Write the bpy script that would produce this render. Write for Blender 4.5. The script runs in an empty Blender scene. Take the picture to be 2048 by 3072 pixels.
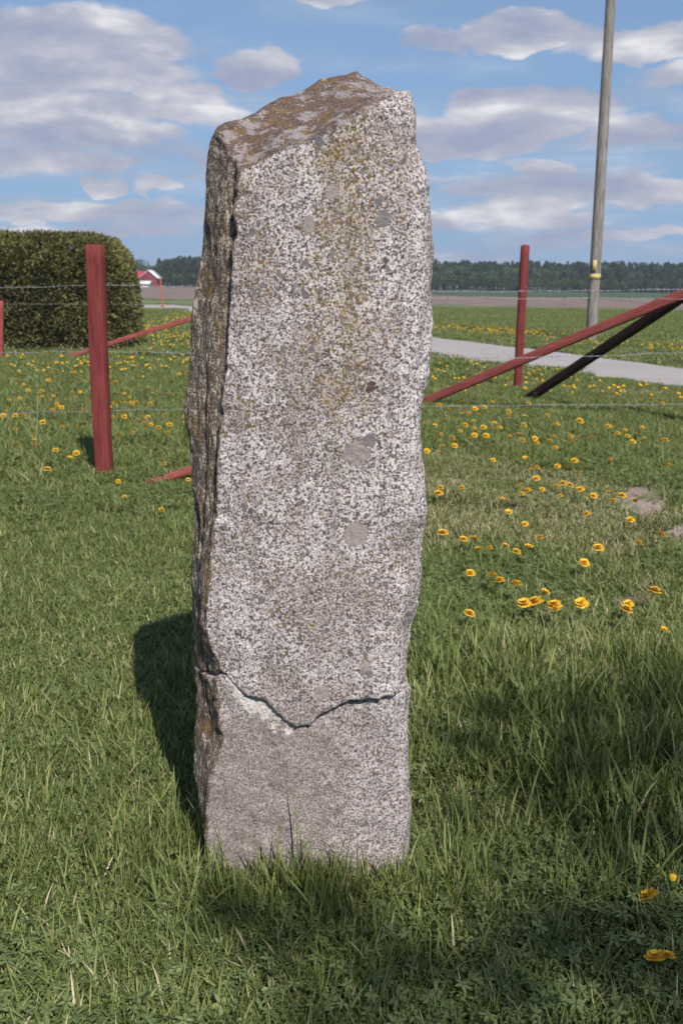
import bpy, math, random
import numpy as np
from mathutils import Vector, Matrix

random.seed(7)
RNG = np.random.default_rng(7)
SC = bpy.context.scene
COL = SC.collection
R = math.radians

# ------------------------------------------------------------------ camera
FPX, W, H = 2987.0, 2048.0, 3072.0        # 35 mm lens on 36 mm film height
EYE = 1.25
PITCH, ROLL = R(12.84), R(0.75)
cam_d = bpy.data.cameras.new('camera')
cam = bpy.data.objects.new('camera', cam_d)
COL.objects.link(cam)
SC.camera = cam
cam_d.sensor_fit = 'VERTICAL'
cam_d.sensor_height = 36.0
cam_d.lens = 36.0 * FPX / H
cam_d.clip_start = 0.05
cam_d.clip_end = 6000
cam_d.dof.use_dof = True
cam_d.dof.focus_distance = 2.0
cam_d.dof.aperture_fstop = 9.0
fwd = Vector((0, math.cos(PITCH), -math.sin(PITCH)))
right0 = Vector((1, 0, 0))
up0 = right0.cross(fwd)
rightv = right0 * math.cos(ROLL) + up0 * math.sin(ROLL)
upv = up0 * math.cos(ROLL) - right0 * math.sin(ROLL)
M = Matrix((rightv, upv, -fwd)).transposed().to_4x4()
M.translation = Vector((0, 0, EYE))
cam.matrix_world = M

# ------------------------------------------------------------------ light
SUN_EL, SUN_AZ = R(46.0), R(160.5)         # azimuth from +Y towards +X
sdir = Vector((math.sin(SUN_AZ) * math.cos(SUN_EL), math.cos(SUN_AZ) * math.cos(SUN_EL), math.sin(SUN_EL)))
sun_d = bpy.data.lights.new('sun', 'SUN')
sun = bpy.data.objects.new('sun', sun_d)
COL.objects.link(sun)
sun_d.energy = 4.9
sun_d.angle = R(0.53)
sun_d.color = (1.0, 0.94, 0.86)
sun.rotation_euler = sdir.to_track_quat('Z', 'Y').to_euler()
SC.view_settings.view_transform = 'Standard'
SC.view_settings.look = 'None'
SC.view_settings.exposure = 0.30
SC.view_settings.gamma = 1.0
SC.view_settings.use_curve_mapping = False


# pixel of the photograph -> direction / point in the place
def ray(px, py):
    return (rightv * ((px - W / 2) / FPX) + upv * ((H / 2 - py) / FPX) + fwd).normalized()


def on_ground(px, py, z=0.0):
    d = ray(px, py)
    t = (z - EYE) / d.z
    return Vector((0, 0, EYE)) + d * t


def at_depth(px, py, Y):
    d = ray(px, py)
    return Vector((0, 0, EYE)) + d * (Y / d.y)


def azel(px, py):
    d = ray(px, py)
    return math.atan2(d.x, d.y), math.asin(d.z)


# ------------------------------------------------------------------ node helpers
class NT:
    def __init__(self, tree):
        self.t = tree
        self.n = tree.nodes
        self.l = tree.links

    def new(self, typ, **kw):
        nd = self.n.new(typ)
        for k, v in kw.items():
            setattr(nd, k, v)
        return nd

    def put(self, sock, v):
        if v is None:
            return
        if isinstance(v, bpy.types.NodeSocket):
            self.l.new(v, sock)
        else:
            sock.default_value = v

    def math(self, op, a, b=None, c=None, clamp=False):
        nd = self.new('ShaderNodeMath', operation=op, use_clamp=clamp)
        self.put(nd.inputs[0], a)
        self.put(nd.inputs[1], b)
        self.put(nd.inputs[2], c)
        return nd.outputs[0]

    def noise(self, vec, scale, detail=3, rough=0.5, dist=0.0, out=0):
        nd = self.new('ShaderNodeTexNoise')
        self.put(nd.inputs['Vector'], vec)
        self.put(nd.inputs['Scale'], scale)
        self.put(nd.inputs['Detail'], detail)
        self.put(nd.inputs['Roughness'], rough)
        self.put(nd.inputs['Distortion'], dist)
        return nd.outputs[out]

    def voro(self, vec, scale, feature='F1', out='Distance', rand=1.0):
        nd = self.new('ShaderNodeTexVoronoi', feature=feature)
        self.put(nd.inputs['Vector'], vec)
        self.put(nd.inputs['Scale'], scale)
        self.put(nd.inputs['Randomness'], rand)
        return nd.outputs[out]

    def ramp(self, fac, stops, interp='LINEAR'):
        nd = self.new('ShaderNodeValToRGB')
        cr = nd.color_ramp
        cr.interpolation = interp
        while len(cr.elements) > 1:
            cr.elements.remove(cr.elements[-1])
        cr.elements[0].position = stops[0][0]
        cr.elements[0].color = tuple(stops[0][1]) + (1,) if not isinstance(stops[0][1], float) else (stops[0][1],) * 3 + (1,)
        for p, c in stops[1:]:
            e = cr.elements.new(p)
            e.color = (tuple(c) + (1,)) if not isinstance(c, float) else (c, c, c, 1)
        self.put(nd.inputs[0], fac)
        return nd.outputs[0]

    def mix(self, fac, a, b, blend='MIX'):
        nd = self.new('ShaderNodeMix', data_type='RGBA', blend_type=blend)
        self.put(nd.inputs[0], fac)
        self.put(nd.inputs[6], a if isinstance(a, bpy.types.NodeSocket) else tuple(a) + (1,))
        self.put(nd.inputs[7], b if isinstance(b, bpy.types.NodeSocket) else tuple(b) + (1,))
        return nd.outputs[2]

    def step(self, v, lo, hi):
        nd = self.new('ShaderNodeMapRange', interpolation_type='SMOOTHSTEP')
        self.put(nd.inputs['Value'], v)
        self.put(nd.inputs['From Min'], lo)
        self.put(nd.inputs['From Max'], hi)
        return nd.outputs[0]

    def sep(self, v):
        nd = self.new('ShaderNodeSeparateXYZ')
        self.put(nd.inputs[0], v)
        return nd.outputs

    def comb(self, x, y, z):
        nd = self.new('ShaderNodeCombineXYZ')
        self.put(nd.inputs[0], x)
        self.put(nd.inputs[1], y)
        self.put(nd.inputs[2], z)
        return nd.outputs[0]

    def vmul(self, v, s):
        nd = self.new('ShaderNodeVectorMath', operation='MULTIPLY')
        self.put(nd.inputs[0], v)
        nd.inputs[1].default_value = s
        return nd.outputs[0]

    def bump(self, h, strength, dist, normal=None):
        nd = self.new('ShaderNodeBump')
        nd.inputs['Strength'].default_value = strength
        nd.inputs['Distance'].default_value = dist
        self.put(nd.inputs['Height'], h)
        if normal is not None:
            self.put(nd.inputs['Normal'], normal)
        return nd.outputs[0]


def material(name):
    m = bpy.data.materials.new(name)
    m.use_nodes = True
    nt = NT(m.node_tree)
    bs = m.node_tree.nodes['Principled BSDF']
    return m, nt, bs


def simple(name, col, rough=0.8, var=0.25, scale=20.0, bump=0.0, spec=0.3, metallic=0.0):
    m, nt, bs = material(name)
    tc = nt.new('ShaderNodeTexCoord').outputs['Object']
    n = nt.noise(tc, scale, 5, 0.6)
    c = nt.mix(nt.step(n, 0.25, 0.75), tuple(v * (1 - var) for v in col), tuple(min(1, v * (1 + var)) for v in col))
    nt.put(bs.inputs['Base Color'], c)
    bs.inputs['Roughness'].default_value = rough
    bs.inputs['Specular IOR Level'].default_value = spec
    bs.inputs['Metallic'].default_value = metallic
    if bump:
        nt.put(bs.inputs['Normal'], nt.bump(n, 1.0, bump))
    return m


# ------------------------------------------------------------------ world: sky with fair weather clouds
world = bpy.data.worlds.new('World')
SC.world = world
world.use_nodes = True
wn = NT(world.node_tree)
for nd in list(world.node_tree.nodes):
    world.node_tree.nodes.remove(nd)
sky = wn.new('ShaderNodeTexSky', sky_type='NISHITA')
sky.sun_disc = False
sky.sun_elevation = SUN_EL
sky.sun_rotation = SUN_AZ
sky.altitude = 50
sky.air_density = 1.0
sky.dust_density = 0.0
sky.ozone_density = 4.0
dvec = wn.new('ShaderNodeTexCoord').outputs['Generated']
dx, dy, dz = wn.sep(dvec)
az = wn.math('ARCTAN2', dx, dy)
el = wn.math('ARCSINE', dz)
bg_sky = wn.new('ShaderNodeBackground')
bg_sky.inputs['Strength'].default_value = 0.084
low_air = wn.math('MULTIPLY', wn.step(el, R(27), R(-2)), 0.92)
wn.l.new(wn.mix(low_air, sky.outputs[0], (2.2, 3.7, 6.15)), bg_sky.inputs[0])
warp = wn.noise(wn.comb(az, wn.math('MULTIPLY', el, 1.7), 0.0), 9.0, 5, 0.55, 0.0)
warp2 = wn.noise(wn.comb(wn.math('ADD', az, 7.3), wn.math('MULTIPLY', el, 1.7), 3.0), 12.0, 4, 0.55, 0.0)
azw = wn.math('ADD', az, wn.math('MULTIPLY', wn.math('SUBTRACT', warp, 0.5), 0.10))
elw = wn.math('ADD', el, wn.math('MULTIPLY', wn.math('SUBTRACT', warp2, 0.5), 0.05))
# clouds seen in the photograph: centre and half sizes in pixels
CL = [(250, 130, 360, 105, 1.0), (120, 210, 520, 80, .85), (770, 225, 120, 78, 1.0), (560, 330, 180, 62, 1.0), (160, 330, 330, 60, 1.05),
      (250, 400, 330, 45, .8), (320, 560, 75, 30, .85), (470, 575, 60, 30, .8), (1560, 105, 200, 62, .9), (1950, 130, 260, 75, 1.0),
      (1560, 350, 270, 85, .95), (1400, 420, 260, 60, .9), (1650, 505, 130, 34, .9), (2100, 230, 220, 60, .7), (1900, 400, 200, 50, .55),
      (900, -40, 360, 55, .6), (60, 660, 60, 20, .7), (1350, 140, 190, 40, .5), (620, 480, 90, 35, .45), (1950, 590, 190, 30, .5),
      (60, 480, 420, 50, .75), (150, 625, 430, 32, .7), (1700, 570, 430, 42, .85), (1450, 655, 420, 30, .75), (1850, 705, 380, 24, .65), (250, 700, 420, 22, .6), (1560, 620, 260, 26, .55)]
field = None
for (cx, cy, hw, hh, st) in CL:
    hw, hh = hw * 1.12, hh * 1.3
    a0, e0 = azel(cx, cy)
    a1, _ = azel(cx + hw, cy)
    _, e1 = azel(cx, cy - hh)
    u = wn.math('MULTIPLY', wn.math('SUBTRACT', azw, a0), 1.0 / (a1 - a0))
    v = wn.math('MULTIPLY', wn.math('SUBTRACT', elw, e0), 1.0 / (e1 - e0))
    v = wn.math('ADD', v, wn.math('MULTIPLY', wn.math('MINIMUM', v, 0.0), 0.5))      # flatter undersides
    q = wn.math('ADD', wn.math('MULTIPLY', u, u), wn.math('MULTIPLY', v, v))
    f = wn.math('MULTIPLY', wn.math('SUBTRACT', 1.0, q, clamp=True), st)
    field = f if field is None else wn.math('MAXIMUM', field, f)
# a thin broken layer all over the sky, foreshortened towards the horizon
zz = wn.math('ADD', wn.math('MAXIMUM', dz, 0.0), 0.045)
pl = wn.comb(wn.math('MULTIPLY', wn.math('DIVIDE', dx, zz), 0.55), wn.math('DIVIDE', dy, zz), 0.0)
layer = wn.noise(pl, 0.95, 6, 0.56, 0.3)
streak = wn.noise(wn.comb(wn.math('MULTIPLY', az, 0.55), wn.math('MULTIPLY', wn.math('ADD', el, wn.math('MULTIPLY', warp, 0.02)), 7.0), 4.0), 7.0, 6, 0.6, 0.15)
streak = wn.math('MULTIPLY', wn.math('MULTIPLY', wn.step(streak, 0.44, 0.62), wn.step(el, R(13), R(6))), 0.72)
layer = wn.math('MAXIMUM', wn.math('MULTIPLY', wn.step(layer, 0.40, 0.64), wn.math('ADD', 0.22, wn.math('MULTIPLY', wn.step(el, R(16), R(30)), 0.45))), streak)
fine = wn.noise(wn.comb(az, wn.math('MULTIPLY', el, 2.2), 1.0), 22.0, 6, 0.58, 0.2)
puff = wn.step(wn.math('ADD', wn.math('MULTIPLY', field, 1.1), wn.math('MULTIPLY', wn.math('SUBTRACT', fine, 0.5), 0.75)), 0.02, 0.44)
above = wn.step(dz, -0.01, 0.02)
dens = wn.math('MULTIPLY', wn.math('MAXIMUM', wn.math('MULTIPLY', puff, 0.95), layer), above)
lo = wn.noise(wn.comb(az, wn.math('MULTIPLY', el, 3.0), 1.0), 8.0, 5, 0.55, 0.3)
hi = wn.noise(wn.comb(az, wn.math('MULTIPLY', wn.math('ADD', el, 0.022), 3.0), 1.0), 8.0, 5, 0.55, 0.3)
shade = wn.math('ADD', 0.42, wn.math('MULTIPLY', wn.math('SUBTRACT', lo, hi), 2.7), clamp=True)
ccol = wn.ramp(shade, [(0.0, (0.35, 0.39, 0.53)), (0.45, (0.47, 0.485, 0.58)), (0.75, (0.63, 0.63, 0.69)), (1.0, (0.84, 0.83, 0.85))])
bg_c = wn.new('ShaderNodeBackground')
wn.l.new(ccol, bg_c.inputs[0])
bg_c.inputs['Strength'].default_value = 0.82
mixs = wn.new('ShaderNodeMixShader')
wn.l.new(dens, mixs.inputs[0])
wn.l.new(bg_sky.outputs[0], mixs.inputs[1])
wn.l.new(bg_c.outputs[0], mixs.inputs[2])
wout = wn.new('ShaderNodeOutputWorld')
wn.l.new(mixs.outputs[0], wout.inputs[0])


# ------------------------------------------------------------------ object helpers
def link(o, parent=None):
    COL.objects.link(o)
    if parent is not None:
        o.parent = parent
    return o


def tag(o, label=None, cat=None, group=None, kind=None):
    if label: o['label'] = label
    if cat: o['category'] = cat
    if group: o['group'] = group
    if kind: o['kind'] = kind
    return o


def empty(name, loc=(0, 0, 0)):
    o = bpy.data.objects.new(name, None)
    o.empty_display_size = 0.1
    o.location = loc
    return link(o)


def mesh_np(name, V, F, mat=None, smooth=False):
    """V (n,3), F (m,k) with k 3 or 4, or a list of such arrays"""
    me = bpy.data.meshes.new(name)
    V = np.asarray(V, dtype=np.float32)
    Fs = F if isinstance(F, list) else [F]
    Fs = [np.asarray(f, dtype=np.int32) for f in Fs if len(f)]
    me.vertices.add(len(V))
    me.vertices.foreach_set('co', V.ravel())
    loops = np.concatenate([f.ravel() for f in Fs])
    counts = np.concatenate([np.full(len(f), f.shape[1], dtype=np.int32) for f in Fs])
    starts = np.concatenate([[0], np.cumsum(counts)[:-1]]).astype(np.int32)
    me.loops.add(len(loops))
    me.loops.foreach_set('vertex_index', loops)
    me.polygons.add(len(counts))
    me.polygons.foreach_set('loop_start', starts)
    me.polygons.foreach_set('loop_total', counts)
    if smooth:
        me.polygons.foreach_set('use_smooth', np.ones(len(counts), dtype=bool))
    me.update(calc_edges=True)
    me.validate()
    if mat is not None:
        me.materials.append(mat)
    return me


def attr(me, name, arr):
    a = me.attributes.new(name, 'FLOAT', 'POINT')
    a.data.foreach_set('value', np.asarray(arr, dtype=np.float32))


def obj(name, me, parent=None, loc=(0, 0, 0)):
    o = bpy.data.objects.new(name, me)
    o.location = loc
    return link(o, parent)


def hash3(i, j, k, s):
    n = (i.astype(np.int64) * 374761393 + j.astype(np.int64) * 668265263 + k.astype(np.int64) * 2147483647 + s * 974634777) & 0xFFFFFFFF
    n = ((n ^ (n >> 13)) * 1274126177) & 0xFFFFFFFF
    n = ((n ^ (n >> 16)) * 2246822519) & 0xFFFFFFFF
    return ((n ^ (n >> 15)) & 0xFFFFFF) / float(0xFFFFFF)


def vnoise(P, scale, seed=0):
    P = np.asarray(P) * scale
    I = np.floor(P).astype(np.int64)
    f = P - I
    f = f * f * (3 - 2 * f)
    out = 0
    for a in (0, 1):
        for b in (0, 1):
            for c in (0, 1):
                w = (f[:, 0] if a else 1 - f[:, 0]) * (f[:, 1] if b else 1 - f[:, 1]) * (f[:, 2] if c else 1 - f[:, 2])
                out = out + w * hash3(I[:, 0] + a, I[:, 1] + b, I[:, 2] + c, seed)
    return out * 2 - 1


def fbm(P, scale, octv=4, seed=0, gain=0.5):
    a, s, o = 1.0, scale, 0
    for k in range(octv):
        o = o + a * vnoise(P, s, seed + k)
        a *= gain
        s *= 2.03
    return o


def tube_arrays(pts, radii, n=8, close=True, squash=1.0):
    pts = [Vector(p) for p in pts]
    V, F = [], []
    t0 = (pts[1] - pts[0]).normalized()
    ref = Vector((0, 0, 1)) if abs(t0.z) < 0.9 else Vector((1, 0, 0))
    a = t0.cross(ref).normalized()
    for i, p in enumerate(pts):
        t = (pts[min(i + 1, len(pts) - 1)] - pts[max(i - 1, 0)]).normalized()
        a = (a - t * a.dot(t)).normalized()
        b = t.cross(a)
        r = radii[i] if hasattr(radii, '__len__') else radii
        for k in range(n):
            an = 2 * math.pi * (k + 0.5) / n
            V.append(p + a * (r * math.cos(an)) + b * (r * squash * math.sin(an)))
    for i in range(len(pts) - 1):
        for k in range(n):
            k2 = (k + 1) % n
            F.append((i * n + k, i * n + k2, (i + 1) * n + k2, (i + 1) * n + k))
    V = [tuple(v) for v in V]
    if close:
        c0, c1 = len(V), len(V) + 1
        V += [tuple(pts[0]), tuple(pts[-1])]
        e = (len(pts) - 1) * n
        T = [(c0, (k + 1) % n, k) for k in range(n)] + [(c1, e + k, e + (k + 1) % n) for k in range(n)]
        return np.array(V), [np.array(F), np.array(T)]
    return np.array(V), [np.array(F)]


def join_arrays(parts):
    Vs, Q, T, off = [], [], [], 0
    for V, Fs in parts:
        Vs.append(V)
        for f in (Fs if isinstance(Fs, list) else [Fs]):
            if len(f) == 0: continue
            (Q if f.shape[1] == 4 else T).append(f + off)
        off += len(V)
    out = []
    if Q: out.append(np.concatenate(Q))
    if T: out.append(np.concatenate(T))
    return np.concatenate(Vs), out


def box_arrays(x0, x1, y0, y1, z0, z1):
    V = np.array([(x, y, z) for z in (z0, z1) for y in (y0, y1) for x in (x0, x1)])
    F = np.array([(0, 2, 3, 1), (4, 5, 7, 6), (0, 1, 5, 4), (1, 3, 7, 5), (3, 2, 6, 7), (2, 0, 4, 6)])
    return V, [F]


# ------------------------------------------------------------------ ground relief and materials
def in_poly(x, y, poly):
    inside = np.zeros(len(x), dtype=bool)
    n = len(poly)
    for i in range(n):
        x1, y1 = poly[i]
        x2, y2 = poly[(i + 1) % n]
        c = ((y1 > y) != (y2 > y))
        xi = (x2 - x1) * (y - y1) / ((y2 - y1) if y2 != y1 else 1e-9) + x1
        inside ^= c & (x < xi)
    return inside


def gpoly(pts):
    return [(on_ground(*p).x, on_ground(*p).y) for p in pts]


road_far = [(-60, 57), (-30, 60), (-18, 58)] + gpoly([(520, 914), (575, 917), (800, 942), (1290, 1008), (1700, 1056), (2048, 1101), (2600, 1172)])
road_near = [(-60, 46), (-30, 48), (-17, 46)] + gpoly([(524, 928), (572, 944), (800, 985), (1290, 1068), (1700, 1118), (2048, 1166), (2600, 1240)])
ROAD = road_far + road_near[::-1]
SOIL = [gpoly([(1830, 1490), (1900, 1455), (1990, 1448), (2035, 1470), (2000, 1500), (1990, 1530), (1930, 1545), (1870, 1525)]),
        gpoly([(1740, 1800), (1820, 1775), (1930, 1765), (1985, 1775), (1950, 1805), (1850, 1825), (1770, 1825)]),
        gpoly([(1990, 1590), (2060, 1560), (2200, 1570), (2160, 1620), (2030, 1620)])]
STONE_C = (-0.05, 2.07)

g_m, g_nt, g_bs = material('lawn_soil')
pos = g_nt.new('ShaderNodeNewGeometry').outputs['Position']
gx, gy, gz = g_nt.sep(pos)
n1 = g_nt.noise(pos, 0.5, 6, 0.6)
n2 = g_nt.noise(pos, 60.0, 4, 0.7)
n3 = g_nt.noise(pos, 6.0, 6, 0.65)
grass_c = g_nt.ramp(n3, [(0.25, (0.06, 0.085, 0.026)), (0.5, (0.095, 0.13, 0.038)), (0.75, (0.13, 0.165, 0.055))])
grass_c = g_nt.mix(g_nt.step(n1, 0.35, 0.7), grass_c, g_nt.mix(0.5, grass_c, (0.11, 0.13, 0.045)))
near_c = g_nt.ramp(n2, [(0.3, (0.020, 0.018, 0.010)), (0.55, (0.045, 0.045, 0.018)), (0.8, (0.12, 0.10, 0.05))])
col = g_nt.mix(g_nt.step(gy, 10.0, 26.0), near_c, grass_c)
g_nt.put(g_bs.inputs['Base Color'], col)
g_bs.inputs['Roughness'].default_value = 0.95
g_bs.inputs['Specular IOR Level'].default_value = 0.1
g_nt.put(g_bs.inputs['Normal'], g_nt.bump(n2, 0.6, 0.01))


def relief(x, y):
    P = np.stack([x, y, np.zeros_like(x)], 1)
    near = np.clip((14 - np.abs(y)) / 8, 0, 1)
    return 0.022 * vnoise(P, 0.9, 5) * near + 0.01 * vnoise(P, 3.1, 9) * near - 0.012


def ground():
    ys = np.concatenate([np.linspace(-12, 1, 14)[:-1], np.arange(1, 9, 0.12), np.arange(9, 20, 0.6), np.array([20, 24, 30, 40, 60, 100, 200, 500, 1200, 3000])])
    xs = np.concatenate([-np.array([3000, 1000, 300, 100, 50, 25, 14, 9]), np.arange(-6, 6.01, 0.15), np.array([9, 14, 25, 50, 100, 300, 1000, 3000])])
    X, Y = np.meshgrid(xs, ys)
    x, y = X.ravel(), Y.ravel()
    z = relief(x, y)
    nx, ny = len(xs), len(ys)
    i = np.arange((nx - 1) * (ny - 1))
    r, c = i // (nx - 1), i % (nx - 1)
    a = r * nx + c
    me = mesh_np('ground', np.stack([x, y, z], 1), np.stack([a, a + 1, a + nx + 1, a + nx], 1), g_m, True)
    tag(obj('ground', me), kind='structure')


ground()


def sheet(name, poly, z, mat, sub=None):
    V = np.array([(x, y, z) for x, y in poly])
    me = bpy.data.meshes.new(name)
    me.from_pydata([tuple(v) for v in V], [], [tuple(range(len(V)))])
    me.update()
    me.materials.append(mat)
    o = obj(name, me)
    tag(o, kind='structure')
    return o


# gravel road
rm, rn, rb = material('gravel')
p = rn.new('ShaderNodeNewGeometry').outputs['Position']
a = rn.noise(p, 40, 4, 0.7)
b = rn.noise(p, 0.8, 5, 0.6)
c = rn.ramp(a, [(0.3, (0.21, 0.19, 0.19)), (0.5, (0.33, 0.305, 0.31)), (0.75, (0.42, 0.395, 0.40))])
c = rn.mix(rn.step(b, 0.3, 0.75), c, rn.mix(0.35, c, (0.22, 0.20, 0.19)))
c = rn.mix(rn.math('MULTIPLY', rn.step(rn.noise(p, 2.5, 6, 0.7), 0.56, 0.72), 0.5), c, (0.20, 0.19, 0.15))
rn.put(rb.inputs['Base Color'], c)
rb.inputs['Roughness'].default_value = 0.95
rn.put(rb.inputs['Normal'], rn.bump(a, 0.5, 0.02))


def road():
    n = len(road_far)
    V, F = [], []
    S = 10
    rows = []
    fine_far, fine_near = [], []
    for i in range(n - 1):
        for k in range(S):
            t = k / S
            fine_far.append(((1 - t) * road_far[i][0] + t * road_far[i + 1][0], (1 - t) * road_far[i][1] + t * road_far[i + 1][1]))
            fine_near.append(((1 - t) * road_near[i][0] + t * road_near[i + 1][0], (1 - t) * road_near[i][1] + t * road_near[i + 1][1]))
    for i, (a, b) in enumerate(zip(fine_far, fine_near)):
        j = 0.10 * math.sin(i * 1.9) + 0.08 * math.sin(i * 0.77 + 1)
        for k in range(5):
            t = k / 4
            z = 0.012 + 0.035 * math.sin(math.pi * t)
            V.append((a[0] + (b[0] - a[0]) * t, a[1] + (b[1] - a[1]) * t + (j if k in (0, 4) else 0), z if 0 < k < 4 else -0.02))
    for i in range(len(fine_far) - 1):
        for k in range(4):
            q = i * 5 + k
            F.append((q, q + 5, q + 6, q + 1))
    me = mesh_np('gravel_road', V, np.array(F), rm, True)
    tag(obj('gravel_road', me), kind='structure')


road()

pm = simple('ploughed_soil', (0.17, 0.13, 0.11), 0.95, 0.35, 0.35)
cm = simple('far_crop', (0.045, 0.08, 0.036), 0.95, 0.3, 0.05)
fm = simple('field_grass', (0.11, 0.155, 0.058), 0.95, 0.25, 0.25)
sheet('green_field', [(-400, 46.5), (-60, 60.5), (-12, 50), (30, 34), (200, 30), (500, 60), (500, 84), (120, 80), (20, 72), (-400, 96)], 0.004, fm)
sheet('ploughed_field', [(-400, 78), (-40, 88), (-4, 74), (25, 62), (60, 57), (400, 52), (600, 90), (600, 130), (100, 128), (15, 140), (-4, 180), (-60, 420), (-600, 420)], 0.010, pm)
sheet('far_crop_field', [(-4, 178), (15, 138), (100, 126), (600, 128), (900, 500), (900, 900), (-900, 900), (-700, 430), (-60, 424)], 0.016, cm)


def soil_patch(i, poly, colr):
    m = simple('bare_soil', colr, 0.95, 0.35, 45, 0.006)
    cx = sum(p[0] for p in poly) / len(poly)
    cy = sum(p[1] for p in poly) / len(poly)
    n = 40
    V = [(cx, cy, 0.0)]
    P = []
    for k in range(n):                     # uneven outline
        t = k / n * len(poly)
        a, b = poly[int(t) % len(poly)], poly[(int(t) + 1) % len(poly)]
        f = t - int(t)
        s = 1.12 + 0.16 * random.uniform(-1, 1)
        P.append((cx + (a[0] * (1 - f) + b[0] * f - cx) * s, cy + (a[1] * (1 - f) + b[1] * f - cy) * s))
    rings = [0.35, 0.7, 1.0]
    for r in rings:
        for (x, y) in P:
            V.append((cx + (x - cx) * r, cy + (y - cy) * r, 0.0))
    V = np.array(V)
    V[:, 2] = relief(V[:, 0], V[:, 1]) + 0.012 + 0.006 * vnoise(V, 14, 3)
    V[-n:, 2] -= 0.02
    T = np.array([(0, 1 + k, 1 + (k + 1) % n) for k in range(n)])
    Q = np.array([(1 + r * n + k, 1 + (r + 1) * n + k, 1 + (r + 1) * n + (k + 1) % n, 1 + r * n + (k + 1) % n) for r in range(2) for k in range(n)])
    o = obj('bare_soil', mesh_np('bare_soil', V, [Q, T], m, True))
    tag(o, kind='structure')


for i, (pp, cc) in enumerate(zip(SOIL, [(0.27, 0.21, 0.19), (0.13, 0.085, 0.07), (0.25, 0.20, 0.18)])):
    soil_patch(i, pp, cc)


# ------------------------------------------------------------------ the standing stone
U = 2048.0 / 1568.0
YF, YB, YM = 1.89, 2.14, 1.995


def prof(lst, Y):
    pts = [at_depth(x * U, y * U, Y) for (x, y) in lst]
    pts.sort(key=lambda p: p.z)
    return np.array([p.z for p in pts]), np.array([p.x for p in pts])


XL_up = prof([(486, 330), (478, 370), (474, 420), (470, 480), (465, 550), (458, 620), (448, 690), (440, 760), (435, 840), (434, 930), (437, 1010), (440, 1100), (442, 1200), (442, 1300), (444, 1400), (449, 1480), (455, 1570), (455, 1640)], YM)
XL_lo = prof([(449, 1540), (449, 1575), (452, 1650), (455, 1720), (458, 1790), (462, 1850), (464, 1920), (464, 2060)], YM)
XE_up = prof([(556, 300), (552, 400), (545, 450), (541, 490), (546, 540), (537, 562), (533, 620), (527, 700), (521, 760), (518, 850), (509, 920), (512, 950), (505, 1000), (500, 1080), (495, 1180), (487, 1240), (482, 1320), (470, 1400), (468, 1450), (484, 1500), (508, 1550), (514, 1580), (520, 1660)], YF)
XE_lo = prof([(492, 1540), (492, 1570), (500, 1620), (505, 1660), (511, 1708), (497, 1760), (484, 1806), (477, 1884), (476, 1951), (477, 2100)], YF)
XR_up = prof([(936, 205), (946, 226), (955, 260), (960, 300), (968, 340), (980, 400), (985, 440), (984, 520), (987, 580), (994, 640), (999, 690), (993, 770), (985, 850), (976, 900), (975, 1000), (972, 1060), (979, 1130), (975, 1200), (970, 1260), (968, 1340), (965, 1400), (955, 1450), (945, 1530), (940, 1590), (939, 1660)], YF)
XR_lo = prof([(944, 1560), (941, 1600), (943, 1650), (938, 1700), (937, 1800), (940, 1900), (938, 1960), (938, 2100)], YF)
TOPF = [at_depth(x * U, y * U, YF) for x, y in [(545, 402), (575, 388), (640, 345), (700, 325), (740, 310), (800, 280), (850, 248), (880, 230), (905, 214), (940, 208), (960, 215)]]
TOPB = [at_depth(x * U, y * U, YM + (YB - YM) * min(1, max(0, (x - 505) / 130.0))) for x, y in [(455, 385), (475, 350), (487, 322), (505, 297), (530, 288), (560, 280), (600, 262), (640, 240), (690, 208), (715, 196), (745, 188), (775, 173), (800, 168), (822, 182), (850, 192), (870, 203), (905, 206), (935, 212), (960, 225)]]
CRACK = [at_depth(x * U, y * U, YF) for x, y in [(430, 1590), (470, 1578), (490, 1566), (500, 1552), (515, 1556), (535, 1578), (560, 1598), (590, 1606), (612, 1610), (628, 1622), (645, 1640), (662, 1656), (684, 1665), (712, 1664), (722, 1646), (745, 1634), (770, 1616), (800, 1605), (830, 1601), (870, 1601), (905, 1597), (940, 1592), (960, 1592)]]
tfx, tfz = np.array([p.x for p in TOPF]), np.array([p.z for p in TOPF])
tbx, tbz = np.array([p.x for p in TOPB]), np.array([p.z for p in TOPB])
crx, crz = np.array([p.x for p in CRACK]), np.array([p.z for p in CRACK])


def ring_xy(z, XL, XE, XR, step=0.008):
    """outline of the stone at height z, counter clockwise from the left front edge"""
    xl, xe, xr = np.interp(z, *XL), np.interp(z, *XE), np.interp(z, *XR)
    return xl, xe, xr


NF, NR, NB, NL, NM = 62, 32, 50, 16, 22


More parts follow.
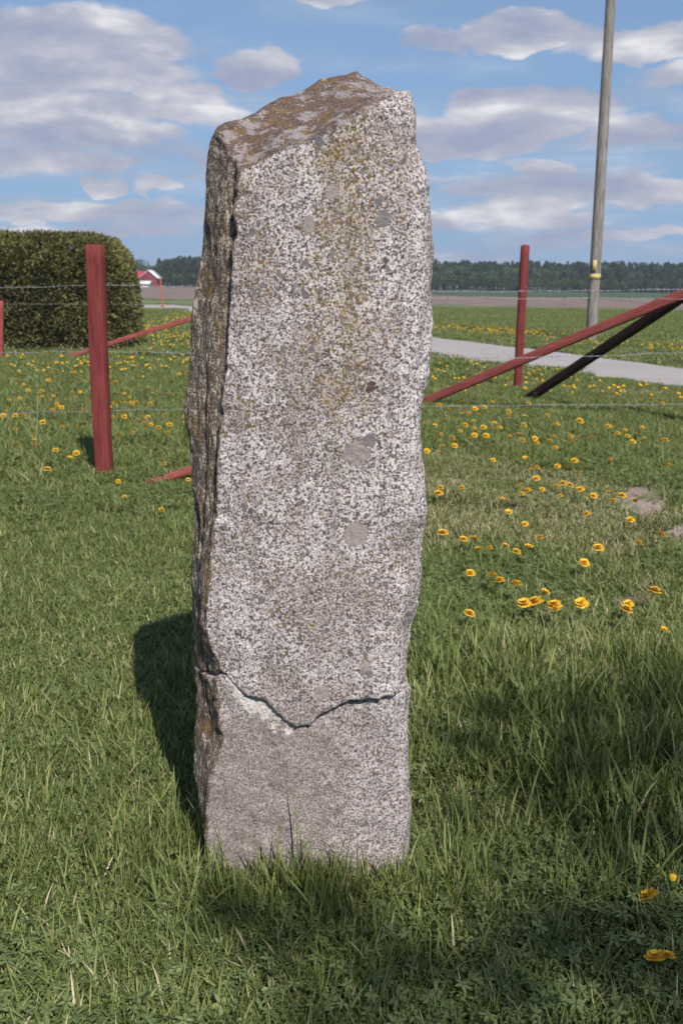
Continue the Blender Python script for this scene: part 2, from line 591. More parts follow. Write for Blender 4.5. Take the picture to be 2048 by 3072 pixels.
def block(zlo, zhi, XL, XE, XR, rows, bulge, front_off, name, seed):
    """zlo, zhi: functions of (x, y) for the lower and the upper surface"""
    zr = np.linspace(0, 1, rows)
    N = NF + NR + NB + NL + NM
    V = np.zeros((rows, N, 3))
    base0 = None
    for it in range(rows):
        t = zr[it]
        # a first guess of the outline, then the height of every point, then its outline again
        z = np.full(N, 0.5)
        for rep in range(4):
            xl, xe, xr = np.interp(z, *XL), np.interp(z, *XE), np.interp(z, *XR)
            s = np.concatenate([np.arange(NF) / NF, np.arange(NR) / NR, np.arange(NB) / NB, np.arange(NL) / NL, np.arange(NM) / NM])
            side = np.repeat([0, 1, 2, 4, 3], [NF, NR, NB, NL, NM])
            x = np.zeros(N); y = np.zeros(N)
            m = side == 0
            x[m] = xe[m] + (xr[m] - xe[m]) * s[m]
            y[m] = YF + front_off + 0.012 * (1 - s[m]) - bulge * np.sin(np.pi * s[m])
            # soft arris on the right
            e = np.clip((s[m] - 0.9) / 0.1, 0, 1)
            y[m] += 0.03 * e ** 2
            m = side == 1
            x[m] = xr[m] - 0.028 * s[m]
            y[m] = YF + 0.03 + front_off + (YB - YF - 0.03 - front_off) * s[m]
            m = side == 2
            x[m] = (xr[m] - 0.028) + (xl[m] - (xr[m] - 0.028)) * s[m]
            y[m] = YB + 0.02 * np.sin(np.pi * s[m])
            m = side == 4
            x[m] = xl[m]
            y[m] = YB + (YM - YB) * s[m]
            m = side == 3
            x[m] = xl[m] + (xe[m] - xl[m]) * s[m]
            y[m] = YM + (YF + 0.012 + front_off - YM) * s[m]
            # recess in the side face just behind the arris, upper part of the stone
            grv = np.exp(-((s[m] - 0.80) / 0.10) ** 2) * np.clip((z[m] - 0.75) / 0.15, 0, 1) * np.clip((1.50 - z[m]) / 0.06, 0, 1)
            grv += 0.7 * np.exp(-((s[m] - 0.45) / 0.06) ** 2) * np.clip((z[m] - 0.3) / 0.1, 0, 1) * np.clip((1.15 - z[m]) / 0.1, 0, 1)
            x[m] += 0.009 * grv
            y[m] += 0.007 * grv
            a, b = zlo(x, y), zhi(x, y)
            z = a + (b - a) * t
        V[it, :, 0], V[it, :, 1], V[it, :, 2] = x, y, z
    Vs = [V.reshape(-1, 3)]
    Fs = []
    i = np.arange((rows - 1) * N)
    r, c = i // N, i % N
    c2 = (c + 1) % N
    Fs.append(np.stack([r * N + c, r * N + c2, (r + 1) * N + c2, (r + 1) * N + c], 1))
    off = rows * N
    # caps: concentric shrinking rings towards the centroid, on the surface function
    for (row, fn, flip) in ((0, zlo, True), (rows - 1, zhi, False)):
        ring = V[row]
        cxy = ring[:, :2].mean(0)
        K = 24
        prev = np.arange(N) + row * N
        for k in range(1, K + 1):
            f = 1 - k / K
            if k < K:
                xy = cxy + (ring[:, :2] - cxy) * f
                zc = fn(xy[:, 0], xy[:, 1])
                Vs.append(np.column_stack([xy, zc]))
                cur = np.arange(N) + off
                off += N
                q = np.stack([prev, np.roll(prev, -1), np.roll(cur, -1), cur], 1)
                if flip: q = q[:, ::-1]
                Fs.append(q)
                prev = cur
            else:
                Vs.append(np.array([[cxy[0], cxy[1], fn(cxy[:1], cxy[1:2])[0]]]))
                cen = off
                off += 1
                q = np.stack([prev, np.roll(prev, -1), np.full(N, cen)], 1)
                if flip: q = q[:, ::-1]
                Fs.append(q)
    Vv = np.concatenate(Vs)
    Q = np.concatenate([f for f in Fs if f.shape[1] == 4])
    T = np.concatenate([f for f in Fs if f.shape[1] == 3])
    me = mesh_np(name, Vv, [Q, T])
    tmp = bpy.data.objects.new('tmp', me)
    COL.objects.link(tmp)
    md = tmp.modifiers.new('r', 'REMESH')
    md.mode = 'VOXEL'
    md.voxel_size = 0.0036
    md.use_smooth_shade = True
    bpy.context.view_layer.update()
    ev = tmp.evaluated_get(bpy.context.evaluated_depsgraph_get())
    out = bpy.data.meshes.new_from_object(ev)
    bpy.data.objects.remove(tmp)
    # relief along the normals
    n = len(out.vertices)
    co = np.empty(n * 3, dtype=np.float32)
    no = np.empty(n * 3, dtype=np.float32)
    out.vertices.foreach_get('co', co)
    out.vertices.foreach_get('normal', no)
    co, no = co.reshape(-1, 3).astype(float), no.reshape(-1, 3).astype(float)
    nx, ny, nz = no[:, 0], no[:, 1], no[:, 2]
    sidem = np.clip(-nx * 1.6 - 0.30, 0, 1) * np.clip(1 - np.abs(nz) * 1.5, 0, 1)
    sm2 = sidem
    topm = np.clip(nz * 2 - 0.5, 0, 1) if seed == 1 else np.zeros(n)
    rightm = np.clip(nx * 2 - 0.3, 0, 1)
    d = 0.0058 * fbm(co, 6, 3, seed) + 0.0016 * fbm(co, 38, 3, seed + 5) + 0.0009 * vnoise(co, 130, seed + 11)
    Ps = co * np.array([1.0, 1.0, 0.30])
    d += sm2 * (0.0034 * fbm(Ps, 30, 3, seed + 20) + 0.0016 * vnoise(Ps, 150, seed + 22))
    # steps of split rock on the side and the right arris
    st = vnoise(co * np.array([1, 1, 0.5]), 16, seed + 30)
    d += (sm2 * 0.55 + rightm * 0.7) * 0.006 * np.sign(st) * np.clip(np.abs(st) * 6, 0, 1)
    # the sloping top splits along slanted ridges
    Pt = np.stack([co[:, 0] * 0.8 - co[:, 2] * 0.6, co[:, 1] * 3.0, co[:, 0] * 0.6 + co[:, 2] * 0.8], 1) * np.array([4.0, 1, 0.7])
    d += topm * (0.006 * fbm(Pt, 9, 3, seed + 40))
    # pits and chips
    pit = vnoise(co, 22, seed + 50)
    d -= 0.006 * np.clip(pit - 0.72, 0, 1) / 0.28
    # knocked out hollows seen along the edges (photo position, radius, depth)
    for (qx, qy, qr, qd) in [(962, 1216, .016, .012), (518, 946, .018, .012), (506, 1185, .022, .014), (975, 905, .016, .010), (955, 330, .018, .010),
                             (545, 450, .02, .010), (978, 445, .022, .009), (985, 840, .02, .007), (505, 1700, .02, .010), (940, 1700, .014, .006)]:
        q = at_depth(qx * U, qy * U, YF)
        rr_ = np.sqrt(((co[:, 0] - q.x) * 1.0) ** 2 + ((co[:, 2] - q.z) * 1.5) ** 2) / qr + 0.35 * vnoise(co, 60, 91)
        d -= 0.45 * qd * np.clip(1 - rr_, 0, 1) ** 1.2 * (co[:, 1] < YF + .09)
    co2 = co + no * d[:, None]
    out.vertices.foreach_set('co', co2.astype(np.float32).ravel())
    # masks that stay with the stone
    geo = np.clip((np.interp(co[:, 2], *XE) - co[:, 0] - 0.002) / 0.006, 0, 1) * np.clip((co[:, 1] - YF - 0.006) / 0.012, 0, 1)
    attr(out, 'side', np.maximum(np.clip(sm2, 0, 1), geo * np.clip(1 - np.abs(nz) * 1.1, 0, 1)))
    attr(out, 'topface', topm)
    out.update()
    print(name, n)
    return out


def z_top(x, y):
    yb = YM + (YB - YM) * np.clip((x - tbx[4]) / (tbx[9] - tbx[4]), 0, 1)
    w = np.clip((y - YF) / (yb - YF), 0, 1)
    # move the front profile across to the back one along the slab
    f = np.interp(x, tfx, tfz)
    b = np.interp(x, tbx, tbz)
    return f * (1 - w) + b * w


def z_crack(x, y):
    w = (y - YF)
    return np.interp(x - 0.15 * w, crx, crz) + 0.10 * w + 0.0035 * vnoise(np.stack([x, y, x * 0], 1), 45, 76) + 0.003 * vnoise(np.stack([x, y, x * 0], 1), 90, 77) + 0.002 * vnoise(np.stack([x, y, x * 0], 1), 200, 78)


def z_crack_lo(x, y):
    z = z_crack(x, y) - 0.0028
    # the shoulder of the lower piece is chipped away under the crack on the left
    a, b = CRACK[4].x, CRACK[12].x
    t = np.clip((x - a) / (b - a), 0, 1)
    m = np.sin(np.pi * np.clip(t, 0, 1)) * np.clip(1 - (y - YF) / 0.022, 0, 1)
    return z - 0.009 * m


sm, sn, sb = material('lichened_granite')
tc = sn.new('ShaderNodeTexCoord').outputs['Object']
ox, oy, oz = sn.sep(tc)
aside = sn.new('ShaderNodeAttribute', attribute_name='side').outputs['Fac']
atop = sn.new('ShaderNodeAttribute', attribute_name='topface').outputs['Fac']
tw = sn.new('ShaderNodeVectorMath', operation='ADD')
sn.put(tw.inputs[0], tc)
wv = sn.new('ShaderNodeVectorMath', operation='SCALE')
sn.put(wv.inputs[0], sn.noise(tc, 130, 2, 0.5, out=1))
wv.inputs['Scale'].default_value = 0.010
sn.put(tw.inputs[1], wv.outputs[0])
tcw = tw.outputs[0]
big = sn.noise(tc, 4.2, 5, 0.6)
mid = sn.noise(tc, 16.0, 4, 0.6)
sp1 = sn.noise(tc, 250.0, 3, 0.68)                 # crystals
sp2 = sn.noise(tc, 125.0, 4, 0.6, 0.3)
base = sn.ramp(sn.math('ADD', sn.math('MULTIPLY', sp1, 0.55), sn.math('MULTIPLY', sp2, 0.45)),
               [(0.375, (0.055, 0.044, 0.044)), (0.44, (0.17, 0.143, 0.142)), (0.49, (0.37, 0.33, 0.33)), (0.535, (0.60, 0.555, 0.555)), (0.64, (0.78, 0.745, 0.735))])
greyer = sn.ramp(sn.math('ADD', sn.math('MULTIPLY', sp1, 0.8), sn.math('MULTIPLY', mid, 0.2)),
                 [(0.39, (0.075, 0.056, 0.052)), (0.50, (0.25, 0.210, 0.200)), (0.59, (0.54, 0.48, 0.46))])
# lower, younger surface and blotches are browner and quieter
lowm = sn.step(sn.math('ADD', oz, sn.math('MULTIPLY', mid, 0.10)), 0.50, 0.38)
leftm = sn.step(sn.math('ADD', ox, sn.math('MULTIPLY', mid, 0.20)), 0.16, 0.02)
lowm = sn.math('MULTIPLY', lowm, sn.math('ADD', 0.45, sn.math('MULTIPLY', leftm, 0.5)))
blot = sn.math('MULTIPLY', sn.step(sn.math('ADD', sn.math('MULTIPLY', big, 0.6), sn.math('MULTIPLY', mid, 0.4)), 0.46, 0.58), 0.85)
c = sn.mix(sn.math('MAXIMUM', lowm, blot), base, greyer)
# white weathering near the right arris
whm = sn.math('MULTIPLY', sn.step(sn.math('ADD', ox, sn.math('MULTIPLY', big, 0.15)), 0.15, 0.30), 0.35)
c = sn.mix(whm, c, sn.mix(sn.step(sp1, 0.42, 0.5), (0.22, 0.20, 0.22), (0.74, 0.70, 0.72)))
# dark brown mineral and lichen specks
vd = sn.new('ShaderNodeTexVoronoi')
sn.put(vd.inputs['Vector'], tcw)
vd.inputs['Scale'].default_value = 140
vr = sn.sep(vd.outputs['Color'])[0]
spk = sn.math('MULTIPLY', sn.step(vd.outputs['Distance'], 0.50, 0.34), sn.math('GREATER_THAN', vr, sn.math('SUBTRACT', 0.84, sn.math('MULTIPLY', sn.step(big, 0.40, 0.60), 0.34))))
c = sn.mix(sn.math('MULTIPLY', spk, 0.72), c, sn.mix(sn.step(sn.sep(vd.outputs['Color'])[1], 0.45, 0.55), (0.070, 0.048, 0.048), (0.135, 0.092, 0.035)))
vd3 = sn.new('ShaderNodeTexVoronoi')
sn.put(vd3.inputs['Vector'], tcw)
vd3.inputs['Scale'].default_value = 46
spk3 = sn.math('MULTIPLY', sn.step(vd3.outputs['Distance'], 0.22, 0.18), sn.math('GREATER_THAN', sn.sep(vd3.outputs['Color'])[1], 0.90))
c = sn.mix(sn.math('MULTIPLY', spk3, 0.8), c, (0.13, 0.105, 0.105))
# ochre lichen in a band down the middle, sparse elsewhere
vo = sn.new('ShaderNodeTexVoronoi')
sn.put(vo.inputs['Vector'], tcw)
vo.inputs['Scale'].default_value = 160
bandx = sn.math('ADD', sn.math('SUBTRACT', ox, -0.005), sn.math('MULTIPLY', sn.math('SUBTRACT', mid, 0.5), 0.14))
band = sn.math('MULTIPLY', sn.step(sn.math('ABSOLUTE', bandx), 0.085, 0.010), sn.step(oz, 0.80, 1.25))
# a damp brownish-green tone under that lichen
tone = sn.math('MULTIPLY', sn.math('MULTIPLY', band, sn.step(mid, 0.36, 0.6)), 0.62)
c = sn.mix(tone, c, sn.mix(sn.step(sp2, 0.44, 0.56), (0.12, 0.095, 0.055), (0.40, 0.35, 0.27)))
# rain-washed upright streaks
strk = sn.noise(sn.vmul(tc, (1.0, 1.0, 0.10)), 26, 4, 0.6)
c = sn.mix(sn.math('MULTIPLY', sn.step(strk, 0.52, 0.68), 0.55), c, sn.mix(sn.step(sp1, 0.42, 0.56), (0.10, 0.08, 0.075), (0.34, 0.29, 0.27)))
fade = sn.math('MULTIPLY', sn.step(oz, 0.46, 0.36), sn.math('ADD', 0.10, sn.math('MULTIPLY', leftm, 0.24)))
c = sn.mix(fade, c, sn.mix(sp2, (0.17, 0.135, 0.125), (0.47, 0.41, 0.39)))
thr = sn.math('SUBTRACT', 0.975, sn.math('ADD', sn.math('MULTIPLY', band, 0.62), sn.math('MULTIPLY', sn.math('MULTIPLY', sn.step(big, 0.42, 0.6), sn.step(oz, 0.3, 0.9)), 0.20)))
och = sn.math('MULTIPLY', sn.step(vo.outputs['Distance'], 0.50, 0.34), sn.math('GREATER_THAN', sn.sep(vo.outputs['Color'])[2], thr))
c = sn.mix(sn.math('MULTIPLY', och, 0.85), c, sn.mix(sp2, (0.10, 0.055, 0.012), (0.27, 0.17, 0.035)))
# left side: old brown crust in upright streaks
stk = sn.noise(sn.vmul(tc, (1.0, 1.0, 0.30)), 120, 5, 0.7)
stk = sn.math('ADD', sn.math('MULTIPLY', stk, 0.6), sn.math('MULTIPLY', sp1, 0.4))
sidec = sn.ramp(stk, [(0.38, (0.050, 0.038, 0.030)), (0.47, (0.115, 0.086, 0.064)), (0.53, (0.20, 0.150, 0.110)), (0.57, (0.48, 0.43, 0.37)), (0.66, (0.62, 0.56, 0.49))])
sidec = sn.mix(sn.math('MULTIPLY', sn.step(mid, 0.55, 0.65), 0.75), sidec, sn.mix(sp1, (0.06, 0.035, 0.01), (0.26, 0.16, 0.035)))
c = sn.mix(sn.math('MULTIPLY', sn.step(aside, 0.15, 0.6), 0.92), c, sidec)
# top: brown crust with lilac grey and ochre lichen, drawn out along the slope
tp = sn.new('ShaderNodeMapping')
sn.put(tp.inputs['Vector'], tc)
tp.inputs['Rotation'].default_value = (0, R(32), 0)
tp.inputs['Scale'].default_value = (0.62, 1.0, 1.0)
tn = sn.noise(tp.outputs[0], 34, 5, 0.62, 0.3)
topc = sn.ramp(sp1, [(0.35, (0.060, 0.043, 0.037)), (0.55, (0.140, 0.100, 0.085)), (0.70, (0.26, 0.20, 0.175))])
topc = sn.mix(sn.math('MULTIPLY', sn.step(sn.math('ADD', tn, sn.math('MULTIPLY', sn.math('SUBTRACT', sp1, 0.5), 0.35)), 0.50, 0.57), 0.85), topc, sn.mix(sp1, (0.17, 0.15, 0.155), (0.42, 0.38, 0.39)))
topc = sn.mix(sn.math('MULTIPLY', sn.step(sn.math('ADD', sn.noise(tp.outputs[0], 52, 4, 0.65), sn.math('MULTIPLY', sn.math('SUBTRACT', sp2, 0.5), 0.5)), 0.55, 0.62), 0.75), topc, (0.17, 0.11, 0.035))
shoulder = sn.math('MULTIPLY', sn.step(aside, 0.1, 0.5), sn.step(sn.math('ADD', oz, sn.math('MULTIPLY', mid, 0.22)), 1.50, 1.60))
c = sn.mix(sn.math('MULTIPLY', shoulder, 0.8), c, sn.mix(sn.step(sp2, 0.5, 0.56), sn.mix(sp1, (0.06, 0.04, 0.035), (0.15, 0.10, 0.085)), (0.42, 0.37, 0.34)))
lip = sn.math('ADD', atop, sn.math('MULTIPLY', sn.math('SUBTRACT', sp2, 0.5), 1.3))
pale = sn.math('SUBTRACT', 1.0, sn.math('MULTIPLY', sn.step(sn.math('ADD', ox, sn.math('MULTIPLY', mid, 0.12)), 0.08, 0.17), 0.85))
c = sn.mix(sn.math('MULTIPLY', sn.step(lip, 0.05, 0.50), pale), c, topc)
mid2 = sn.noise(tc, 55.0, 3, 0.6)
# round grey lichen rosettes (place in the photograph, radius in photo pixels)
for (px, py, rr, dk) in [(820, 1042, 27, 1), (816, 1228, 26, 1), (880, 505, 17, 0), (710, 517, 15, 1), (739, 1588, 17, 1), (852, 889, 13, 3), (847, 1012, 15, 2),
                         (765, 441, 14, 1), (797, 1194, 8, 2), (700, 605, 9, 2), (699, 678, 8, 2), (580, 533, 8, 2), (716, 801, 8, 2), (650, 800, 7, 2),
                         (848, 1545, 8, 2), (838, 1530, 10, 1), (750, 1445, 8, 2), (870, 465, 8, 2), (840, 1465 + 40, 7, 2), (562, 1165, 8, 2), (615, 1215, 6, 2), (600, 1380, 9, 2),
                         (695, 520 + 150, 6, 2), (735, 325, 12, 2), (830, 465 - 70, 7, 2), (602, 655, 7, 2), (640, 630, 7, 2)]:
    P = at_depth(px * U, py * U, YF - 0.004)
    rad = rr * U / FPX * 2.0
    dd = sn.new('ShaderNodeVectorMath', operation='DISTANCE')
    sn.put(dd.inputs[0], sn.comb(ox, 0.0, oz))
    dd.inputs[1].default_value = (P.x, 0, P.z)
    dn = sn.math('ADD', dd.outputs['Value'], sn.math('ADD', sn.math('MULTIPLY', sn.math('SUBTRACT', sp2, 0.5), rad * 1.1), sn.math('MULTIPLY', sn.math('SUBTRACT', mid2, 0.5), rad * 1.6)))
    front = sn.math('LESS_THAN', oy, YF + 0.05)
    cc = [(0.22, 0.20, 0.21), (0.35, 0.30, 0.29), (0.17, 0.155, 0.16), (0.085, 0.05, 0.045)][dk]
    if dk == 1:
        c = sn.mix(sn.math('MULTIPLY', sn.math('MULTIPLY', sn.step(dn, rad * 1.16, rad * 1.08), front), 0.6), c, (0.14, 0.09, 0.05))
    cc2 = sn.mix(sn.step(sn.noise(tc, 260, 2, 0.6), 0.35, 0.65), tuple(v * 0.82 for v in cc), tuple(v * 1.12 for v in cc))
    c = sn.mix(sn.math('MULTIPLY', sn.math('MULTIPLY', sn.step(dn, rad * 1.02, rad * 0.92), front), 0.92), c, cc2)
hs = sn.new('ShaderNodeHueSaturation')
hs.inputs['Value'].default_value = 0.84
hs.inputs['Saturation'].default_value = 1.08
sn.put(hs.inputs['Color'], c)
sn.put(sb.inputs['Base Color'], hs.outputs[0])
sb.inputs['Roughness'].default_value = 0.9
sb.inputs['Specular IOR Level'].default_value = 0.25
hh = sn.math('ADD', sn.math('MULTIPLY', sp1, 0.6), sn.math('MULTIPLY', stk, sn.math('MULTIPLY', aside, 1.5)))
sn.put(sb.inputs['Normal'], sn.bump(hh, 0.9, 0.0035))

# fresh break under the crack
chip_m = simple('broken_granite', (0.47, 0.43, 0.405), 0.9, 0.40, 170, 0.004)

stone = empty('standing_stone', (0, 0, 0))
tag(stone, 'tall lichen-speckled granite standing stone with a crack near its foot, standing in the grass', 'standing stone')
up_me = block(z_crack, z_top, XL_up, XE_up, XR_up, 210, 0.012, 0.0, 'upper_stone', 1)
lo_me = block(lambda x, y: x * 0 - 0.12, z_crack_lo, XL_lo, XE_lo, XR_lo, 96, 0.008, 0.006, 'lower_stone', 2)
for nm, me in (('upper_stone', up_me), ('lower_stone', lo_me)):
    me.materials.clear()
    me.materials.append(sm)
    o = obj(nm, me, stone)
lo_me.materials.append(chip_m)


def chip():
    n = len(lo_me.polygons)
    cen = np.empty(n * 3, dtype=np.float32)
    nor = np.empty(n * 3, dtype=np.float32)
    lo_me.polygons.foreach_get('center', cen)
    lo_me.polygons.foreach_get('normal', nor)
    cen, nor = cen.reshape(-1, 3), nor.reshape(-1, 3)
    x, y, z = cen.T
    a, b = CRACK[4].x, CRACK[12].x
    t = np.clip((x - a) / (b - a), 0, 1)
    zc = np.interp(x, crx, crz)
    lim = (0.046 * np.sin(np.pi * t) ** 0.6) * (1 + 0.6 * fbm(cen, 60, 3, 4))
    m = (x > a) & (x < b) & (zc - z < lim) & (y < YF + 0.07)
    lo_me.polygons.foreach_set('material_index', m.astype(np.int32))


chip()
lo_o = [o for o in stone.children if o.name.startswith('lower')][0]
lo_o['label'] = 'quieter brown-grey foot of the stone below the crack'


# ------------------------------------------------------------------ wood, wire
def paint(name, c0, c1, axis_scale=(1, 1, 0.08)):
    m, nt, bs = material(name)
    tc = nt.new('ShaderNodeTexCoord').outputs['Object']
    gr = nt.noise(nt.vmul(tc, axis_scale), 60, 5, 0.6)
    bl = nt.noise(tc, 7, 4, 0.6)
    c0, c1 = tuple(v * .86 for v in c0), tuple(v * .86 for v in c1)
    c = nt.mix(nt.step(gr, 0.3, 0.7), c0, c1)
    c = nt.mix(nt.math('MULTIPLY', nt.step(bl, 0.62, 0.8), 0.5), c, tuple(v * 0.55 for v in c0))
    c = nt.mix(nt.math('MULTIPLY', nt.step(gr, 0.72, 0.8), 0.4), c, (0.30, 0.26, 0.24))
    ck = nt.noise(nt.vmul(tc, (1.0, 1.0, 0.035)), 38, 3, 0.5)
    c = nt.mix(nt.math('MULTIPLY', nt.step(nt.math('ABSOLUTE', nt.math('SUBTRACT', ck, 0.5)), 0.012, 0.004), 0.8), c, tuple(v * 0.25 for v in c0))
    kn = nt.voro(nt.vmul(tc, (1, 1, 0.6)), 7)
    c = nt.mix(nt.math('MULTIPLY', nt.step(kn, 0.13, 0.07), 0.6), c, tuple(v * 0.4 for v in c0))
    nt.put(bs.inputs['Base Color'], c)
    bs.inputs['Roughness'].default_value = 0.85
    bs.inputs['Specular IOR Level'].default_value = 0.2
    nt.put(bs.inputs['Normal'], nt.bump(gr, 0.8, 0.004))
    return m


red_m = paint('red_paint', (0.165, 0.030, 0.030), (0.24, 0.055, 0.050))
red2_m = paint('red_paint_faded', (0.25, 0.055, 0.050), (0.36, 0.10, 0.088))
shaded_wood_m = paint('painted_shade_wood', (0.035, 0.018, 0.016), (0.075, 0.036, 0.032))  # the shade on the brace's underside is put into its wood colour
wire_m = simple('galvanised_wire', (0.30, 0.30, 0.33), 0.6, 0.25, 30, 0, 0.4, 0.3)


def beam(name, p0, p1, w, d, mat, parent, seg=14, rnd=0.12, warp=0.004, top=None, round_n=0, seed=0):
    """square (or round) timber from p0 to p1 in the parent's frame, meshed along its own Z"""
    p0, p1 = Vector(p0), Vector(p1)
    L = (p1 - p0).length
    if round_n:
        n = round_n
        prof_ = [(0.5 * math.cos(2 * math.pi * k / n), 0.5 * math.sin(2 * math.pi * k / n)) for k in range(n)]
    else:
        r = rnd
        prof_ = []
        for (cx, cy, a0) in ((0.5 - r, 0.5 - r, 0), (-0.5 + r, 0.5 - r, 90), (-0.5 + r, -0.5 + r, 180), (0.5 - r, -0.5 + r, 270)):
            for k in range(3):
                a = R(a0 + 45 * k)
                prof_.append((cx + r * math.cos(a), cy + r * math.sin(a)))
        n = len(prof_)
    V = []
    zs = list(np.linspace(0, L, seg + 1))
    sc = [1.0] * len(zs)
    zs += [L + 0.004, L + 0.006] if not round_n else [L + 0.012, L + 0.018]
    sc += [0.93, 0.0] if not round_n else [0.7, 0.0]
    for z, s in zip(zs, sc):
        wx = warp * math.sin(z * 2.1 + seed) + warp * 0.5 * math.sin(z * 5.3 + seed * 2)
        wy = warp * math.cos(z * 1.7 + seed)
        for (x, y) in prof_:
            V.append((x * w * s + wx, y * d * s + wy, z))
    V = np.array(V)
    V[:, :2] += (0.02 * w) * np.stack([vnoise(V, 11, seed + 1), vnoise(V, 11, seed + 2)], 1)
    F = [(i * n + k, i * n + (k + 1) % n, (i + 1) * n + (k + 1) % n, (i + 1) * n + k) for i in range(len(zs) - 1) for k in range(n)]
    me = mesh_np(name, V, [np.array(F), np.array([(0, k + 1, k) for k in range(1, n - 1)])], mat, bool(round_n))
    o = obj(name, me, parent)
    q = (p1 - p0).to_track_quat('Z', 'Y')
    if top is not None:
        q = q @ Matrix.Rotation(top, 3, 'Z').to_quaternion()
    o.rotation_mode = 'QUATERNION'
    o.rotation_quaternion = q
    o.location = p0
    return o


def barbed(name, pts, parent, r=0.0011, pitch=0.06, barb=0.13, sag=0.0, seed=0):
    rr = random.Random(seed)
    parts = []
    for a, b in zip(pts[:-1], pts[1:]):
        a, b = Vector(a), Vector(b)
        L = (b - a).length
        n = max(6, int(L / 0.05))
        t = (b - a).normalized()
        u = t.cross(Vector((0, 0, 1))).normalized()
        v = u.cross(t)
        for ph in (0, math.pi):
            P = []
            for i in range(n + 1):
                f = i / n
                an = f * L / pitch * math.pi + ph
                c = a.lerp(b, f) - Vector((0, 0, sag * 4 * f * (1 - f))) + Vector((0, 0, 0.004 * math.sin(f * 9 + seed) * math.sin(math.pi * f)))
                P.append(c + u * (0.0022 * math.cos(an)) + v * (0.0022 * math.sin(an)))
            parts.append(tube_arrays(P, r, 3, False))
        x = barb * 0.5
        while x < L:
            f = x / L
            c = a.lerp(b, f) - Vector((0, 0, sag * 4 * f * (1 - f)))
            for s in range(2):
                an = rr.uniform(0, math.pi)
                dr = u * math.cos(an) + v * math.sin(an) + t * rr.uniform(-.3, .3)
                parts.append(tube_arrays([c - dr * 0.016, c + dr * 0.016], 0.0014, 3, False))
            x += barb * rr.uniform(0.9, 1.1)
    V, F = join_arrays(parts)
    return obj(name, mesh_np(name, V, F, wire_m), parent)


# near fence --------------------------------------------------------
fenceA = empty('barbed_wire_fence', (0, 0, 0))
tag(fenceA, 'barbed wire fence behind the stone with its big leaning red post at left', 'fence')
YA = 6.6
pb, pt_ = on_ground(315, 1428), at_depth(284, 736, 6.45)
pb.z = 0
ax = (pt_ - pb).normalized()
post = beam('post', pb - ax * 0.25, pt_, 0.100, 0.075, red_m, fenceA, 18, 0.06, 0.003, seed=3)
hid = Vector((-0.02, 6.55, 0))
post2 = beam('post', hid - Vector((0, 0, .2)), hid + Vector((0.01, 0, 1.42)), 0.10, 0.08, red_m, fenceA, 12, 0.06, 0.003, seed=5)
post3 = beam('post', Vector((3.9, 6.6, -.2)), Vector((3.9, 6.6, 1.5)), 0.10, 0.08, red_m, fenceA, 12, 0.06, 0.003, seed=6)
wl = at_depth(-500, 868, 6.7)
far_l = -3.2


def wz(px, py, Y):
    return at_depth(px, py, Y)


barbed('wire', [at_depth(-900, 880, YA), at_depth(10, 863, YA), at_depth(297, 856, YA - .06), at_depth(800, 860, YA), at_depth(1350, 874, YA), at_depth(1700, 873, YA), at_depth(2048, 868, YA), at_depth(2700, 885, YA)], fenceA, seed=1)
barbed('wire', [at_depth(880, 880, YA), at_depth(1310, 894, YA), at_depth(1600, 897, YA), at_depth(1800, 893, YA), at_depth(2048, 898, YA), at_depth(2700, 905, YA)], fenceA, seed=2)
barbed('wire', [at_depth(-900, 1080, YA), at_depth(10, 1059, YA), at_depth(300, 1053, YA - .06), at_depth(560, 1060, YA), at_depth(870, 1063, YA), at_depth(1500, 1074, YA), at_depth(1820, 1067, YA), at_depth(2048, 1057, YA), at_depth(2700, 1060, YA)], fenceA, seed=3)
barbed('wire', [at_depth(-900, 1260, YA), at_depth(10, 1240, YA), at_depth(305, 1232, YA - .06), at_depth(560, 1227, YA), at_depth(870, 1222, YA), at_depth(1400, 1218, YA), at_depth(2048, 1212, YA), at_depth(2700, 1215, YA)], fenceA, seed=4)
br0 = on_ground(446, 1452)
beam('brace', br0 - Vector((0.1, 0, 0.035)), Vector((-0.08, 6.53, 1.05)) if False else at_depth(905, 1290, 6.55), 0.040, 0.042, red2_m, fenceA, 12, 0.1, 0.004, seed=8)

# right hand corner with its two braces ---------------------------------
fenceB = empty('field_corner_fence', (0, 0, 0))
tag(fenceB, 'round red post with sloping red rail and dark brace right of the stone', 'fence')
rb0, rt0 = on_ground(1552, 1166), at_depth(1574, 738, on_ground(1552, 1166).y)
beam('post', rb0 - Vector((0, 0, .2)), rt0, 0.108, 0.108, red_m, fenceB, 16, warp=0.003, round_n=14, seed=2)
corner = Vector((3.42, 9.05, 0))
beam('post', corner - Vector((0, 0, .2)), corner + Vector((0.02, 0, 1.55)), 0.14, 0.14, red_m, fenceB, 12, warp=0.003, round_n=12, seed=4)
b0 = on_ground(1250, 1210)
beam('rail', b0 - Vector((.05, 0, .03)), at_depth(2120, 852, 9.0), 0.075, 0.088, red2_m, fenceB, 24, 0.12, 0.006, seed=9)
b1 = on_ground(1590, 1196)
beam('brace', b1 - Vector((0.05, 0, .02)), at_depth(2110, 846, 9.15), 0.07, 0.095, shaded_wood_m, fenceB, 16, 0.12, 0.003, seed=11).__setitem__('label', 'brace seen from its shaded side, the shade painted into its dark brown')
barbed('wire', [rt0 * 0.72 + rb0 * 0.28, corner + Vector((0, 0, 1.05))], fenceB, seed=12)
barbed('wire', [rt0 * 0.40 + rb0 * 0.60, corner + Vector((0, 0, .55))], fenceB, seed=13)
barbed('wire', [rt0 * 0.72 + rb0 * 0.28, Vector((-1.0, 17.0, 1.0))], fenceB, seed=14)

